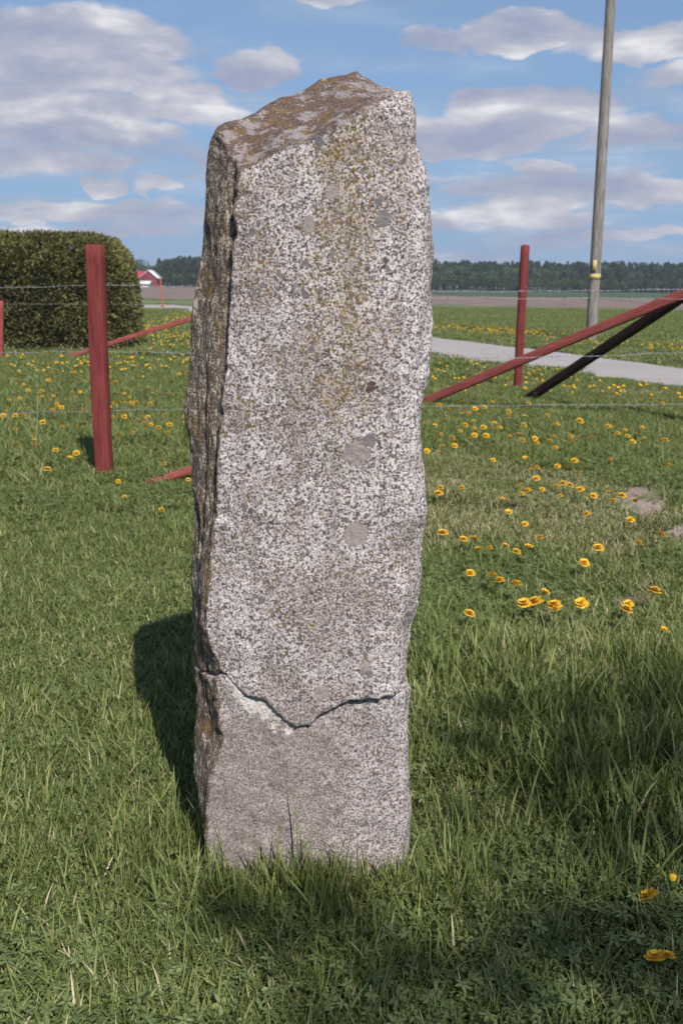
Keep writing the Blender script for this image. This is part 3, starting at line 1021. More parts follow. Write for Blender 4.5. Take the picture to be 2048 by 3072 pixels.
# fence by the hedge ------------------------------------------------------
fenceC = empty('low_rail_fence', (0, 0, 0))
tag(fenceC, 'farther fence with thin sloping red rail in front of the hedge', 'fence')
lp = on_ground(0, 1078)
beam('post', lp - Vector((0, 0, .2)), at_depth(3, 905, lp.y), 0.09, 0.09, red2_m, fenceC, 10, round_n=10, seed=1)
hp = Vector((-1.75, 16.6, 0))
beam('post', hp - Vector((0, 0, .2)), hp + Vector((0, 0, 1.1)), 0.09, 0.09, red2_m, fenceC, 10, round_n=10, seed=2)
q0 = on_ground(178, 1076)
beam('rail', q0 - Vector((.1, 0, .03)), at_depth(640, 938, 16.6), 0.07, 0.075, red2_m, fenceC, 20, 0.12, 0.01, seed=3)
barbed('wire', [at_depth(9, 912, lp.y), hp + Vector((0, 0, .92))], fenceC, seed=5)

mk = empty('marker_post', tuple(on_ground(489, 924)))
tag(mk, 'thin orange-red marker post far off beside the bend of the gravel road', 'post')
or_m = simple('orange_paint', (0.42, 0.10, 0.05), 0.7, 0.2, 10)
d_ = mk.location.y
mtop = at_depth(482, 838, d_) - mk.location
beam('post', (0, 0, -.1), mtop, 0.07, 0.07, or_m, mk, 8, round_n=8)
cap = beam('base_block', (0, 0, -.05), (0.0, 0, .16), 0.14, 0.14, or_m, mk, 4, round_n=8)

# ------------------------------------------------------------------ utility pole
um, un, ub = material('weathered_pole')
tc = un.new('ShaderNodeTexCoord').outputs['Object']
gr = un.noise(un.vmul(tc, (1, 1, 0.05)), 45, 5, 0.65)
bl = un.noise(tc, 3, 4, 0.6)
c = un.ramp(gr, [(0.36, (0.085, 0.075, 0.065)), (0.5, (0.19, 0.172, 0.155)), (0.66, (0.31, 0.29, 0.27))])
c = un.mix(un.math('MULTIPLY', un.step(bl, 0.5, 0.7), 0.4), c, (0.14, 0.13, 0.10))
un.put(ub.inputs['Base Color'], c)
ub.inputs['Roughness'].default_value = 0.9
un.put(ub.inputs['Normal'], un.bump(gr, 0.9, 0.01))
pole = empty('utility_pole', tuple(on_ground(1772, 1020)))
tag(pole, 'grey weathered wooden utility pole with a yellow band, leaning a little beyond the gravel road', 'utility pole')
PY = pole.location.y


def pl_pt(px, py):
    return at_depth(px, py, PY) - pole.location


pbase = Vector((0, 0, -0.3))
ptop = pl_pt(1840, -160)
n = 26
pts = [pbase.lerp(ptop, i / n) for i in range(n + 1)]
rad_b, rad_t = 17.0 / FPX * PY, 13.0 / FPX * PY
V, F = tube_arrays(pts, [rad_b + (rad_t - rad_b) * i / n for i in range(n + 1)], 18)
obj('shaft', mesh_np('shaft', V, F, um, True), pole)
yel = simple('yellow_sheet', (0.45, 0.36, 0.14), 0.6, 0.12, 14)


def band(py0, py1, name, k=1.05):
    a, b = pl_pt(1784.5, py1), pl_pt(1785.5, py0)
    ax_ = (ptop - pbase).normalized()
    f = (a.z - pbase.z) / (ptop.z - pbase.z)
    a = pbase.lerp(ptop, f)
    f2 = (b.z - pbase.z) / (ptop.z - pbase.z)
    b = pbase.lerp(ptop, f2)
    r = rad_b + (rad_t - rad_b) * f
    V, F = tube_arrays([a, b], [r * k, r * k], 18)
    obj(name, mesh_np(name, V, F, yel, True), pole)


band(822, 838, 'yellow_band')
a = pl_pt(1777, 815)
V, F = box_arrays(-0.045, 0.045, -0.012, 0.006, 0, 0.27)
pp = obj('yellow_plate', mesh_np('yellow_plate', V, F, yel), pole)
pp.location = a + Vector((0.0, -rad_b * 0.98, 0))

# ------------------------------------------------------------------ leaf and grass materials
def leaf_mat(name, stops, trans=0.35, attr_name='tint', rough=0.55, inst=0.35):
    m, nt, bs = material(name)
    t = nt.new('ShaderNodeAttribute', attribute_name=attr_name).outputs['Fac']
    oi = nt.new('ShaderNodeObjectInfo').outputs['Random']
    f = nt.math('ADD', t, nt.math('MULTIPLY', nt.math('SUBTRACT', oi, 0.5), inst), clamp=True)
    c = nt.ramp(f, stops)
    nt.put(bs.inputs['Base Color'], c)
    bs.inputs['Roughness'].default_value = rough
    bs.inputs['Specular IOR Level'].default_value = 0.35
    out = m.node_tree.nodes['Material Output']
    tr = nt.new('ShaderNodeBsdfTranslucent')
    nt.put(tr.inputs['Color'], nt.mix(1.0, c, (1.0, 1.0, 0.55), 'MULTIPLY'))
    mx = nt.new('ShaderNodeMixShader')
    mx.inputs[0].default_value = trans
    nt.l.new(bs.outputs[0], mx.inputs[1])
    nt.l.new(tr.outputs[0], mx.inputs[2])
    nt.l.new(mx.outputs[0], out.inputs[0])
    return m


grass_m = leaf_mat('grass_blades', [(0.0, (0.075, 0.105, 0.030)), (0.35, (0.150, 0.192, 0.056)), (0.65, (0.225, 0.270, 0.088)), (0.84, (0.32, 0.335, 0.13)), (0.90, (0.42, 0.36, 0.20)), (1.0, (0.62, 0.54, 0.37))], inst=0.10)
weed_m = leaf_mat('weed_leaves', [(0.0, (0.075, 0.108, 0.040)), (0.5, (0.146, 0.200, 0.070)), (1.0, (0.25, 0.30, 0.12))], inst=0.15)


def blades(n, size, lmin, lmax, wmin, wmax, lean, dry=0.06, rng=RNG, bias=0.0):
    x = rng.uniform(-size / 2, size / 2, n)
    y = rng.uniform(-size / 2, size / 2, n)
    L = rng.uniform(lmin, lmax, n) * (0.75 + 0.5 * rng.random(n) ** 2)
    w = rng.uniform(wmin, wmax, n)
    az_ = rng.uniform(0, 2 * math.pi, n)
    fa = az_ + math.pi / 2 + rng.normal(0, 0.5, n)
    ln = lean * (0.25 + rng.random(n) * 1.2)
    bend = rng.uniform(0.2, 1.0, n)
    T = np.array([0, 0.38, 0.75, 1.0])
    hw = np.array([0.5, 0.5, 0.36, 0.0])
    V = np.zeros((n, 7, 3))
    k = 0
    for i, t in enumerate(T):
        off = ln * L * (t * (1 - bend) + bend * t ** 2.2)
        zc = L * t * (1 - 0.30 * np.minimum(ln, 1.6) * bend * t)
        cx, cy = x + np.cos(az_) * off, y + np.sin(az_) * off
        if i < 3:
            for s in (-1, 1):
                V[:, k, 0] = cx + s * np.cos(fa) * w * hw[i]
                V[:, k, 1] = cy + s * np.sin(fa) * w * hw[i]
                V[:, k, 2] = zc - (0.01 if i == 0 else 0)
                k += 1
        else:
            V[:, k] = np.stack([cx, cy, zc], 1)
    b = np.arange(n)[:, None] * 7
    F = np.concatenate([b + np.array([[0, 1, 3]]), b + np.array([[0, 3, 2]]), b + np.array([[2, 3, 5]]), b + np.array([[2, 5, 4]]), b + np.array([[4, 5, 6]])])
    tint = np.clip(rng.normal(0.42 + bias, 0.21, n), 0, 0.82)
    tint = np.where(rng.random(n) < dry, rng.uniform(0.88, 1.0, n), tint)
    return V.reshape(-1, 3), F, np.repeat(tint, 7)


def weeds(n, size, smin, smax, hmin, hmax, rng=RNG, cluster=3):
    """small broad leaves in threes"""
    Vs, tt = [], []
    for _ in range(n):
        cx, cy, ch = rng.uniform(-size / 2, size / 2), rng.uniform(-size / 2, size / 2), rng.uniform(hmin, hmax)
        a0 = rng.uniform(0, 6.28)
        ti = np.clip(rng.normal(0.5, 0.22), 0, 1)
        s = rng.uniform(smin, smax)
        tx, ty = rng.normal(0, .35), rng.normal(0, .35)
        for k in range(cluster):
            a = a0 + k * 2 * math.pi / cluster + rng.normal(0, .2)
            d = np.array([math.cos(a), math.sin(a)])
            e = np.array([-d[1], d[0]])
            P = [(0.05, 0, 0), (0.4, -0.22, .06), (0.4, .22, .06), (0.8, -0.24, 0), (0.8, .24, 0), (1.25, 0, -.12), (0.45, 0, -.05)]
            for (u, v, z) in P:
                q = d * u * s + e * v * s
                Vs.append((cx + q[0], cy + q[1], ch + z * s + q[0] * tx + q[1] * ty))
            tt += [ti] * 7
    m = n * cluster
    b = np.arange(m)[:, None] * 7
    F = np.concatenate([b + np.array([[0, 1, 6]]), b + np.array([[0, 6, 2]]), b + np.array([[1, 3, 6]]), b + np.array([[2, 6, 4]]), b + np.array([[3, 5, 6]]), b + np.array([[6, 5, 4]])])
    return np.array(Vs), F, np.array(tt)


def patch(name, parts_b, parts_w=()):
    Vs, Fs, Ts, Ms, off = [], [], [], [], 0
    for (mi, lst) in ((0, parts_b), (1, parts_w)):
        for (V, F, t) in lst:
            Vs.append(V); Fs.append(F + off); Ts.append(t); Ms.append(np.full(len(F), mi)); off += len(V)
    me = mesh_np(name, np.concatenate(Vs), np.concatenate(Fs))
    me.materials.append(grass_m)
    me.materials.append(weed_m)
    attr(me, 'tint', np.concatenate(Ts))
    me.polygons.foreach_set('material_index', np.concatenate(Ms).astype(np.int32))
    return bpy.data.objects.new(name, me)


def scatter_group(name, coll):
    ng = bpy.data.node_groups.new(name, 'GeometryNodeTree')
    ng.interface.new_socket('Geometry', in_out='INPUT', socket_type='NodeSocketGeometry')
    ng.interface.new_socket('Geometry', in_out='OUTPUT', socket_type='NodeSocketGeometry')
    N = ng.nodes
    gi, go = N.new('NodeGroupInput'), N.new('NodeGroupOutput')
    iop = N.new('GeometryNodeInstanceOnPoints')
    ci = N.new('GeometryNodeCollectionInfo')
    ci.inputs['Collection'].default_value = coll
    ci.inputs['Separate Children'].default_value = True
    ci.inputs['Reset Children'].default_value = True
    ng.links.new(gi.outputs[0], iop.inputs['Points'])
    ng.links.new(ci.outputs[0], iop.inputs['Instance'])
    iop.inputs['Pick Instance'].default_value = True

    def named(nm, typ):
        a = N.new('GeometryNodeInputNamedAttribute')
        a.data_type = typ
        a.inputs['Name'].default_value = nm
        return a.outputs['Attribute']
    ng.links.new(named('variant', 'INT'), iop.inputs['Instance Index'])
    cx = N.new('ShaderNodeCombineXYZ')
    ng.links.new(named('spin', 'FLOAT'), cx.inputs[2])
    e2r = N.new('FunctionNodeEulerToRotation')
    ng.links.new(cx.outputs[0], e2r.inputs[0])
    ng.links.new(e2r.outputs[0], iop.inputs['Rotation'])
    cs = N.new('ShaderNodeCombineXYZ')
    s = named('size', 'FLOAT')
    ng.links.new(s, cs.inputs[0]); ng.links.new(s, cs.inputs[1])
    ng.links.new(named('tall', 'FLOAT'), cs.inputs[2])
    ng.links.new(cs.outputs[0], iop.inputs['Scale'])
    ng.links.new(iop.outputs[0], go.inputs[0])
    return ng


def scatter(name, P, variant, size, tall, objs, mat):
    coll = bpy.data.collections.new(name + '_kinds')
    for i, o in enumerate(objs):
        coll.objects.link(o)
    me = bpy.data.meshes.new(name)
    P = np.asarray(P, dtype=np.float32)
    me.vertices.add(len(P))
    me.vertices.foreach_set('co', P.ravel())
    a = me.attributes.new('variant', 'INT', 'POINT')
    a.data.foreach_set('value', np.asarray(variant, dtype=np.int32))
    attr(me, 'spin', RNG.uniform(0, 6.28, len(P)))
    attr(me, 'size', size)
    attr(me, 'tall', tall)
    me.materials.append(mat)
    o = obj(name, me)
    md = o.modifiers.new('scatter', 'NODES')
    md.node_group = scatter_group(name + '_scatter', coll)
    tag(o, kind='stuff')
    return o


# patches: names sort alphabetically inside the collection
lawn = []
for i in range(8):       # 0-7 mown lawn 0.3 m
    lawn.append(patch('tuft_a%02d' % i, [blades(1250, .34, .022, .055, .0022, .0042, 0.8, 0.07), blades(90, .34, .05, .09, .003, .005, .55, .04)],
                      [weeds(110, .34, .005, .009, .012, .04), weeds(20, .34, .008, .014, .015, .045, cluster=5)]))
for i in range(4):       # 8-11 dry thin lawn
    lawn.append(patch('tuft_b%02d' % i, [blades(700, .34, .018, .05, .002, .0035, 1.0, 0.38, bias=0.05)], [weeds(35, .34, .006, .012, .008, .025)]))
for i in range(4):       # 12-15 weedy lawn
    lawn.append(patch('tuft_c%02d' % i, [blades(700, .34, .03, .07, .0025, .0045, .7, 0.05)],
                      [weeds(330, .34, .005, .010, .012, .05), weeds(60, .34, .008, .015, .02, .055, cluster=5)]))
tall = []
for i in range(6):       # 0-5 long tufts 0.16 m
    tall.append(patch('tuft_d%02d' % i, [blades(60, .16, .09, .17, .003, .006, .42, .04), blades(8, .14, .14, .22, .005, .0085, .5, 0.02)]))
for i in range(4):       # 6-9 meadow 0.34 m, lush
    tall.append(patch('tuft_e%02d' % i, [blades(800, .36, .06, .14, .0035, .007, .65, .05, bias=-.03), blades(60, .36, .12, .2, .005, .009, .6, .04)],
                      [weeds(40, .36, .012, .022, .03, .08)]))
for i in range(3):       # 10-12 broad dark tufts
    tall.append(patch('tuft_f%02d' % i, [blades(26, .13, .12, .20, .006, .010, .55, .0, bias=-.12)]))
far = []
for i in range(5):
    far.append(patch('tuft_g%02d' % i, [blades(1500, 1.1, .05, .11, .010, .02, .8, .06)], [weeds(40, 1.1, .03, .05, .03, .08)]))


def grid(x0, x1, y0, y1, s, jit=0.5):
    X, Y = np.meshgrid(np.arange(x0, x1, s), np.arange(y0, y1, s))
    x, y = X.ravel(), Y.ravel()
    return x + RNG.uniform(-jit, jit, len(x)) * s, y + RNG.uniform(-jit, jit, len(x)) * s


def in_stone(x, y, m=0.0):
    return (x > -0.36 - m) & (x < 0.19 + m) & (y > YF - m) & (y < YB + 0.02 + m)


def keep_mask(x, y):
    k = ~in_poly(x, y, ROAD)
    for s in SOIL:
        k &= ~(in_poly(x, y, s) & (RNG.random(len(x)) < 0.93))
    return k & ~in_stone(x, y, -0.06)


# near lawn
x1, y1 = grid(-3.2, 3.2, 0.6, 4.6, .17)
x2, y2 = grid(-8, 8, 4.6, 15, .24)
x, y = np.concatenate([x1, x2]), np.concatenate([y1, y2])
k = (np.abs(x) < 0.42 * y + 1.3) & keep_mask(x, y)
x, y = x[k], y[k]
P = np.stack([x, y, np.zeros_like(x)], 1)
dryn = fbm(P, 0.9, 3, 31) + 0.35 * vnoise(P, 3.5, 33)
dry_zone = (x > 0.25) * np.clip((y - 2.9) * 2, 0, 1) * np.clip((8.6 - y) * .6, 0, 1) * 0.72 + (((x - 0.28) ** 2 / .02 + (y - 2.12) ** 2 / .03) < 1) * 2.0 - ((y < 3.0) * 0.5) - (x < 0) * 0.35
var = np.where(dryn + dry_zone > 0.62, RNG.integers(8, 12, len(x)), np.where(dryn < -0.45, RNG.integers(12, 16, len(x)), RNG.integers(0, 8, len(x))))
weedz = (y < 1.9) & (RNG.random(len(x)) < 0.65)
var = np.where(weedz, RNG.integers(12, 16, len(x)), var)
hgt = 1.0 + 0.35 * vnoise(P, 1.4, 61) + 0.25 * vnoise(P, 5, 63) - .35 * ((np.abs(x + .08) < .45) & (np.abs(y - 1.9) < .35))
scatter('lawn_grass', np.stack([x, y, relief(x, y)], 1), var, RNG.uniform(.95, 1.25, len(x)), np.clip(hgt, .55, 1.8), lawn, grass_m)


# long grass
def pts_where(cond, s, x0, x1, y0, y1):
    x, y = grid(x0, x1, y0, y1, s)
    k = cond(x, y) & keep_mask(x, y)
    return x[k], y[k]


TX, TY, TV, TS, TT = [], [], [], [], []


NEAR_FLOWERS = [at_depth(1942, 2690, 1.80), at_depth(2014, 2652, 1.80), at_depth(1965, 2872, 1.60), at_depth(2000, 2868, 1.60)]


def add_tall(x, y, v0, v1, smin, smax, tmin, tmax):
    k = np.ones(len(x), dtype=bool)
    for f in NEAR_FLOWERS:            # trodden gaps round the nearest flowers
        k &= ~((np.abs(x - f.x * y / f.y) < .10) & (y > f.y - .40) & (y < f.y + .03))
    x, y = x[k], y[k]
    n = len(x)
    TX.append(x); TY.append(y); TV.append(RNG.integers(v0, v1, n)); TS.append(RNG.uniform(smin, smax, n)); TT.append(RNG.uniform(tmin, tmax, n))


def nz(x, y, s, seed):
    return vnoise(np.stack([x, y, x * 0], 1), s, seed)


# round the stone
ax_, ay_ = pts_where(lambda x, y: in_stone(x, y, .13) & ~in_stone(x, y, .02) & (y < 2.1), .055, -.6, .5, 1.7, 2.5)
add_tall(ax_, ay_, 0, 6, .5, .85, .35, .85)
ax_, ay_ = pts_where(lambda x, y: (x > -.36) & (x < .22) & (y < 1.86) & (y > 1.66) & (nz(x, y, 5, 3) > -.4), .06, -.6, .5, 1.6, 1.95)
add_tall(ax_, ay_, 0, 6, .6, .95, .30, .62)
for (px, py, tl) in [(640, 2590, .85), (668, 2600, .95), (690, 2610, .8), (735, 2615, .6), (800, 2640, .7), (872, 2645, .9), (905, 2650, .75), (960, 2650, .7), (1010, 2650, .55), (1060, 2650, .6), (1140, 2640, .65),
                     (1190, 2620, .75), (1225, 2600, .7), (618, 2560, .9), (600, 2520, .8), (575, 2480, .7)]:
    g = on_ground(px, py + 40)
    add_tall(np.array([g.x]), np.array([min(g.y, YF - .035) if px > 630 else g.y]), 0, 6, .55, .75, tl * .75, tl)
# right foreground, rank
ax_, ay_ = pts_where(lambda x, y: (x > .25 + .25 * (y < 2.0)) & (x < 2.2) & (nz(x, y, 2.6, 8) + .45 * nz(x, y, 9, 9) > -.18), .085, .2, 2.2, 1.55, 3.3)
add_tall(ax_, ay_, 0, 6, .8, 1.15, .45, 1.05)
ax_, ay_ = pts_where(lambda x, y: (x > .3) & (nz(x, y, 5, 18) > .25), .12, .3, 2.0, 1.7, 3.1)
add_tall(ax_, ay_, 10, 13, .8, 1.1, .6, 1.05)
ax_, ay_ = pts_where(lambda x, y: (nz(x, y, 3, 28) > .2), .13, -1.2, 1.2, 1.2, 2.0)
add_tall(ax_, ay_, 0, 6, .6, .9, .30, .55)
# left foreground, a little longer than mown
ax_, ay_ = pts_where(lambda x, y: (x < -.25) & (nz(x, y, 3.3, 38) > -.05), .12, -1.6, -.2, 1.5, 3.0)
add_tall(ax_, ay_, 0, 6, .6, .9, .32, .62)
ax_, ay_ = pts_where(lambda x, y: (x > .3) & (nz(x, y, 1.6, 48) > .12), .16, .3, 2.4, 3.2, 5.2)
add_tall(ax_, ay_, 0, 6, .7, 1.0, .25, .5)


# meadow under and behind the fence
def meadow(x, y):
    edge_l = 6.15 + .25 * nz(x, y, 1.5, 55)
    edge_r = 7.0 + .35 * (x) * .2 + .4 * nz(x, y, 1.1, 56)
    return (np.abs(x) < .42 * y + 1.5) & np.where(x < 0, y > edge_l, (y > edge_r) & (nz(x, y, 1.3, 57) + np.clip((y - 7) * .3, 0, .7) > -.05))


ax_, ay_ = pts_where(lambda x, y: meadow(x, y) & ~((x > 0) & (y > 12)), .21, -8, 8, 5.2, 16.5)
lush = np.where(ax_ < 0, 1.0, .72)
n = len(ax_)
TX.append(ax_); TY.append(ay_); TV.append(RNG.integers(6, 10, n)); TS.append(RNG.uniform(.95, 1.3, n)); TT.append(RNG.uniform(.42, .82, n) * lush)
TX, TY = np.concatenate(TX), np.concatenate(TY)
scatter('long_grass', np.stack([TX, TY, relief(TX, TY) - .004], 1), np.concatenate(TV), np.concatenate(TS), np.concatenate(TT), tall, grass_m)

fx, fy = grid(-26, 28, 14, 62, .85)
k = (np.abs(fx) < .40 * fy + 3) & keep_mask(fx, fy) & (keep_mask(fx, fy - .4)) & (keep_mask(fx, fy + .4))
fx, fy = fx[k], fy[k]
beyond = fy > np.interp(fx, [p[0] for p in road_far[3:]], [p[1] for p in road_far[3:]])
scatter('meadow_grass', np.stack([fx, fy, relief(fx, fy)], 1), RNG.integers(0, 5, len(fx)), RNG.uniform(.9, 1.2, len(fx)), np.where(beyond, .7, 1.0) * RNG.uniform(.8, 1.2, len(fx)), far, grass_m)


# a few single stalks
def stalk(name, px0, py0, px1, py1, Y, w, mat, label, cat, bendx=0.01):
    a, b = at_depth(px0, py0, Y), at_depth(px1, py1, Y)
    a.z = min(a.z, 0.02)
    P = []
    for i in range(7):
        f = i / 6
        P.append(a.lerp(b, f) + Vector((bendx * math.sin(math.pi * f), 0, 0)))
    V, F = tube_arrays([p - a for p in P], [w * (1 - .75 * (i / 6) ** 2) for i in range(7)], 6, True, 0.3)
    o = obj(name, mesh_np(name, V, F, mat, True), None, a)
    tag(o, label, cat)
    return o


bl_m = simple('fresh_blade', (0.14, 0.21, 0.06), 0.5, 0.15, 30)
dk_m = simple('dead_stem', (0.035, 0.022, 0.020), 0.8, 0.2, 30)
st_m = simple('straw', (0.52, 0.43, 0.27), 0.7, 0.15, 30)
stalk('grass_blade', 893, 2660, 878, 2370, 1.86, .0052, bl_m, 'long bright green grass blade rising before the middle of the stone foot', 'grass blade', .004)
stalk('grass_blade', 830, 2680, 960, 2480, 1.83, .004, bl_m, 'green grass blade bowed to the right before the stone foot', 'grass blade', -.01)
stalk('dead_stem', 856, 2650, 857, 2405, 1.90, .0032, dk_m, 'thin dark dead stem standing against the foot of the stone', 'stem', -.002)
stalk('straw_stalk', 1617, 2790, 1545, 2550, 1.90, .0024, st_m, 'pale straw stalk leaning left in the long grass at lower right', 'straw', .002)
stalk('straw_stalk', 1995, 1300, 1970, 1245, 7.0, .006, st_m, 'pale dry stalk leaning in the grass below the fence wires at right', 'straw')
stalk('straw_stalk', 100, 1290, 112, 1110, 6.9, .005, st_m, 'tall pale stalk among the dandelions left of the red post', 'straw')
stalk('grass_blade', 620, 2560, 600, 2350, 2.02, .003, bl_m, 'slender light green blade at the left foot of the stone', 'grass blade')

# ------------------------------------------------------------------ dandelions
ym, yn, yb = material('dandelion_petals')
t = yn.new('ShaderNodeAttribute', attribute_name='tint').outputs['Fac']
yn.put(yb.inputs['Base Color'], yn.ramp(t, [(0.0, (0.44, 0.21, 0.012)), (0.5, (0.64, 0.36, 0.022)), (1.0, (0.76, 0.49, 0.05))]))
yb.inputs['Roughness'].default_value = 0.7
yb.inputs['Specular IOR Level'].default_value = 0.15
stem_m = simple('dandelion_stem', (0.16, 0.20, 0.07), 0.6, 0.2, 30)
cal_m = simple('dandelion_calyx', (0.08, 0.13, 0.035), 0.7, 0.2, 30)
fluff_m = simple('seed_fluff', (0.62, 0.60, 0.58), 0.9, 0.1, 30)


def flower_mesh(name, layers, rad=0.02, seed=0):
    rng = np.random.default_rng(seed)
    V, F, T = [], [], []
    for (n, r, tilt, z0) in layers:
        for k in range(n):
            a = 2 * math.pi * (k + rng.uniform(-.3, .3)) / n
            rr = r * rng.uniform(.85, 1.08)
            d = np.array([math.cos(a), math.sin(a), 0]); e = np.array([-math.sin(a), math.cos(a), 0]); up = np.array([0, 0, 1.])
            w = .0021 * rad / .02
            p0 = d * .001 + up * z0
            p1 = d * rr * .6 * math.cos(tilt) + up * (z0 + rr * .6 * math.sin(tilt))
            p2 = d * rr * math.cos(tilt * .8) + up * (z0 + rr * math.sin(tilt * .8))
            b = len(V)
            V += [p0 - e * w * .4, p0 + e * w * .4, p1 - e * w, p1 + e * w, p2 - e * w * .8, p2 + e * w * .8]
            F += [(b, b + 1, b + 3, b + 2), (b + 2, b + 3, b + 5, b + 4)]
            ti = rng.uniform(.3, 1)
            T += [ti * .85, ti * .85, ti, ti, ti, ti]
    me = mesh_np(name, np.array(V), np.array(F), ym)
    attr(me, 'tint', T)
    return me


def calyx(rad=.02, h=.012):
    V, F = tube_arrays([(0, 0, -h), (0, 0, -h * .5), (0, 0, 0), (0, 0, .002)], [rad * .18, rad * .34, rad * .36, rad * .3], 8)
    return mesh_np('calyx', V, F, cal_m, True)


FL_full = flower_mesh('flower_head', [(30, .0215, R(8), 0), (26, .018, R(28), .001), (18, .013, R(50), .002), (10, .008, R(70), .002)])
FL_mid = flower_mesh('flower_head', [(18, .0215, R(4), 0), (16, .019, R(30), .002), (12, .014, R(55), .004), (6, .009, R(80), .005)], .028, 3)
FL_half = flower_mesh('flower_head', [(14, .018, R(35), 0), (12, .016, R(58), .001), (7, .013, R(75), .001)], .026, 4)
CAL = calyx()


def stem_mesh(h, bend, seed):
    rr = random.Random(seed)
    a = rr.uniform(0, 6.28)
    P = [Vector((-math.cos(a) * bend * (1 - (i / 4)) ** 1.5, -math.sin(a) * bend * (1 - i / 4) ** 1.5, -h * (1 - i / 4) - .008)) for i in range(5)]
    V, F = tube_arrays(P, [.0024, .0022, .002, .0019, .0019], 5, False)
    return mesh_np('stem', V, F, stem_m, True)


STEMS = [stem_mesh(.07 + .02 * i, .01 + .004 * i, i) for i in range(5)]


def proto_dandelion(fm, stem, full=False):
    r = bpy.data.objects.new('dandelion', None)
    r.empty_display_size = .02
    a = bpy.data.objects.new('flower_head', fm); a.parent = r
    b = bpy.data.objects.new('stem', stem); b.parent = r
    kids = [a, b]
    if full:
        c = bpy.data.objects.new('calyx', CAL); c.parent = r
        kids.append(c)
    return r, kids


def make_dandelion(proto, loc, s, tilt, spin, label, group):
    r0, kids = proto
    r = r0.copy()
    COL.objects.link(r)
    r.location = loc
    r.rotation_euler = (tilt[0], tilt[1], spin)
    r.scale = (s, s, s)
    tag(r, label, 'dandelion', group)
    for k_ in kids:
        c = k_.copy()
        c.parent = r
        COL.objects.link(c)
    return r


PROTO = [proto_dandelion(FL_mid, STEMS[i], False) for i in range(5)] + [proto_dandelion(FL_half, STEMS[i], False) for i in range(2)]
PFULL = [proto_dandelion(FL_full, STEMS[i], True) for i in range(3)]

RD = [(190, 330), (215, 215, 1), (278, 243), (320, 115), (355, 130), (340, 195), (315, 210), (330, 232), (345, 265), (380, 258), (415, 235), (428, 265), (360, 325, 1), (372, 316), (348, 335), (405, 305), (330, 360), (410, 345), (460, 338), (410, 383), (380, 405), (475, 385, 1), (522, 318), (555, 340), (530, 345), (510, 198), (465, 225), (600, 250), (602, 290), (600, 270), (690, 278), (683, 325), (660, 380), (675, 412), (605, 385), (595, 475), (513, 520), (565, 740), (813, 272, 1), (868, 322), (993, 303, 1), (1153, 335, 1), (1245, 353), (1340, 338), (1205, 372), (1258, 387), (1288, 418), (1352, 400), (1470, 410), (945, 390, 1), (958, 425), (988, 388), (1058, 392), (1070, 370), (848, 385), (827, 415), (860, 452), (745, 400), (755, 425), (712, 205), (690, 120), (665, 150), (750, 150), (740, 95), (712, 38), (765, 18), (797, 75), (920, 115), (935, 112), (980, 75), (1010, 218), (1095, 168), (1118, 142), (1165, 142), (1195, 110), (1235, 135), (1340, 153), (1390, 185), (1437, 188), (1162, 517), (965, 525), (870, 555), (935, 570), (985, 590), (758, 560), (725, 578), (755, 622), (693, 510), (650, 675), (665, 640), (672, 707), (708, 690), (785, 685), (862, 670), (903, 650, 1), (940, 660), (998, 683), (885, 720), (1068, 718, 1), (1152, 700), (1177, 745), (1228, 718), (1302, 752, 1), (1485, 548), (222, 672), (212, 705), (340, 675), (600, 812), (690, 875), (1035, 818), (1275, 852), (1268, 897), (1447, 935, 1), (1318, 983), (1097, 1008), (775, 952), (235, 925), (258, 862), (350, 960), (410, 962, 1), (435, 1018), (495, 1010), (580, 1000), (642, 1028), (710, 1005), (1018, 1090, 1), (387, 1148), (510, 1163, 1), (553, 1188), (640, 1210), (800, 1257), (686, 1317, 1), (752, 1310, 1), (855, 1328, 1), (858, 1350), (382, 1372), (1002, 1315), (1262, 1320), (1250, 1350), (1410, 1247), (1462, 1468), (228, 478), (148, 470), (225, 378), (215, 415), (285, 393), (305, 413), (300, 440), (235, 440), (145, 318), (250, 300), (520, 60), (515, 80), (520, 100), (530, 45), (590, 65), (430, 105), (365, 85), (1050, 110), (1450, 205), (1545, 190), (620, 110), (860, 90)]
LD = [(50, 935), (205, 960), (325, 965), (358, 945), (430, 995), (450, 895), (380, 980), (70, 1065), (110, 1095), (160, 1130), (115, 1125), (310, 1070), (325, 1100), (355, 1055), (435, 1045), (500, 1050, 1), (495, 1070), (550, 1050), (515, 1110), (565, 1108), (285, 1175), (285, 1210), (190, 1170), (65, 1235), (135, 1225), (95, 1270), (40, 1310), (105, 1340), (160, 1335), (25, 1340), (360, 1205), (385, 1255), (415, 1285), (385, 1270), (470, 1215), (540, 1180), (490, 1180), (355, 1300), (490, 1300), (550, 1295), (530, 1320), (290, 1385), (340, 1388), (420, 1415), (568, 1398), (107, 1430), (232, 1485), (232, 1510), (230, 1540), (105, 1532), (515, 1592, 1), (472, 1625), (378, 1570), (320, 1700), (780, 1110), (820, 1098), (795, 1245, 1), (770, 1255), (740, 1280), (835, 1190), (870, 1215), (800, 1190), (915, 1250), (885, 1255), (840, 1255), (905, 1160), (990, 1150), (1060, 1145), (1030, 1195), (1010, 1260), (1155, 1190), (1105, 1100), (1075, 1000), (1140, 1015), (1030, 1000), (800, 940), (825, 935), (945, 1305), (925, 1370, 1), (995, 1345), (975, 1388), (1015, 1398), (1065, 1420), (1140, 1400), (1110, 1330), (1195, 1328), (1245, 1285), (1250, 1245), (1250, 1350), (1250, 1385), (835, 1345, 1), (820, 1335), (805, 1475, 1), (895, 1455), (880, 1410), (1125, 1455), (1240, 1025), (1205, 1060), (730, 1245), (735, 1080), (1100, 1665), (755, 1355), (590, 1240), (540, 1405)]
rnd = random.Random(5)


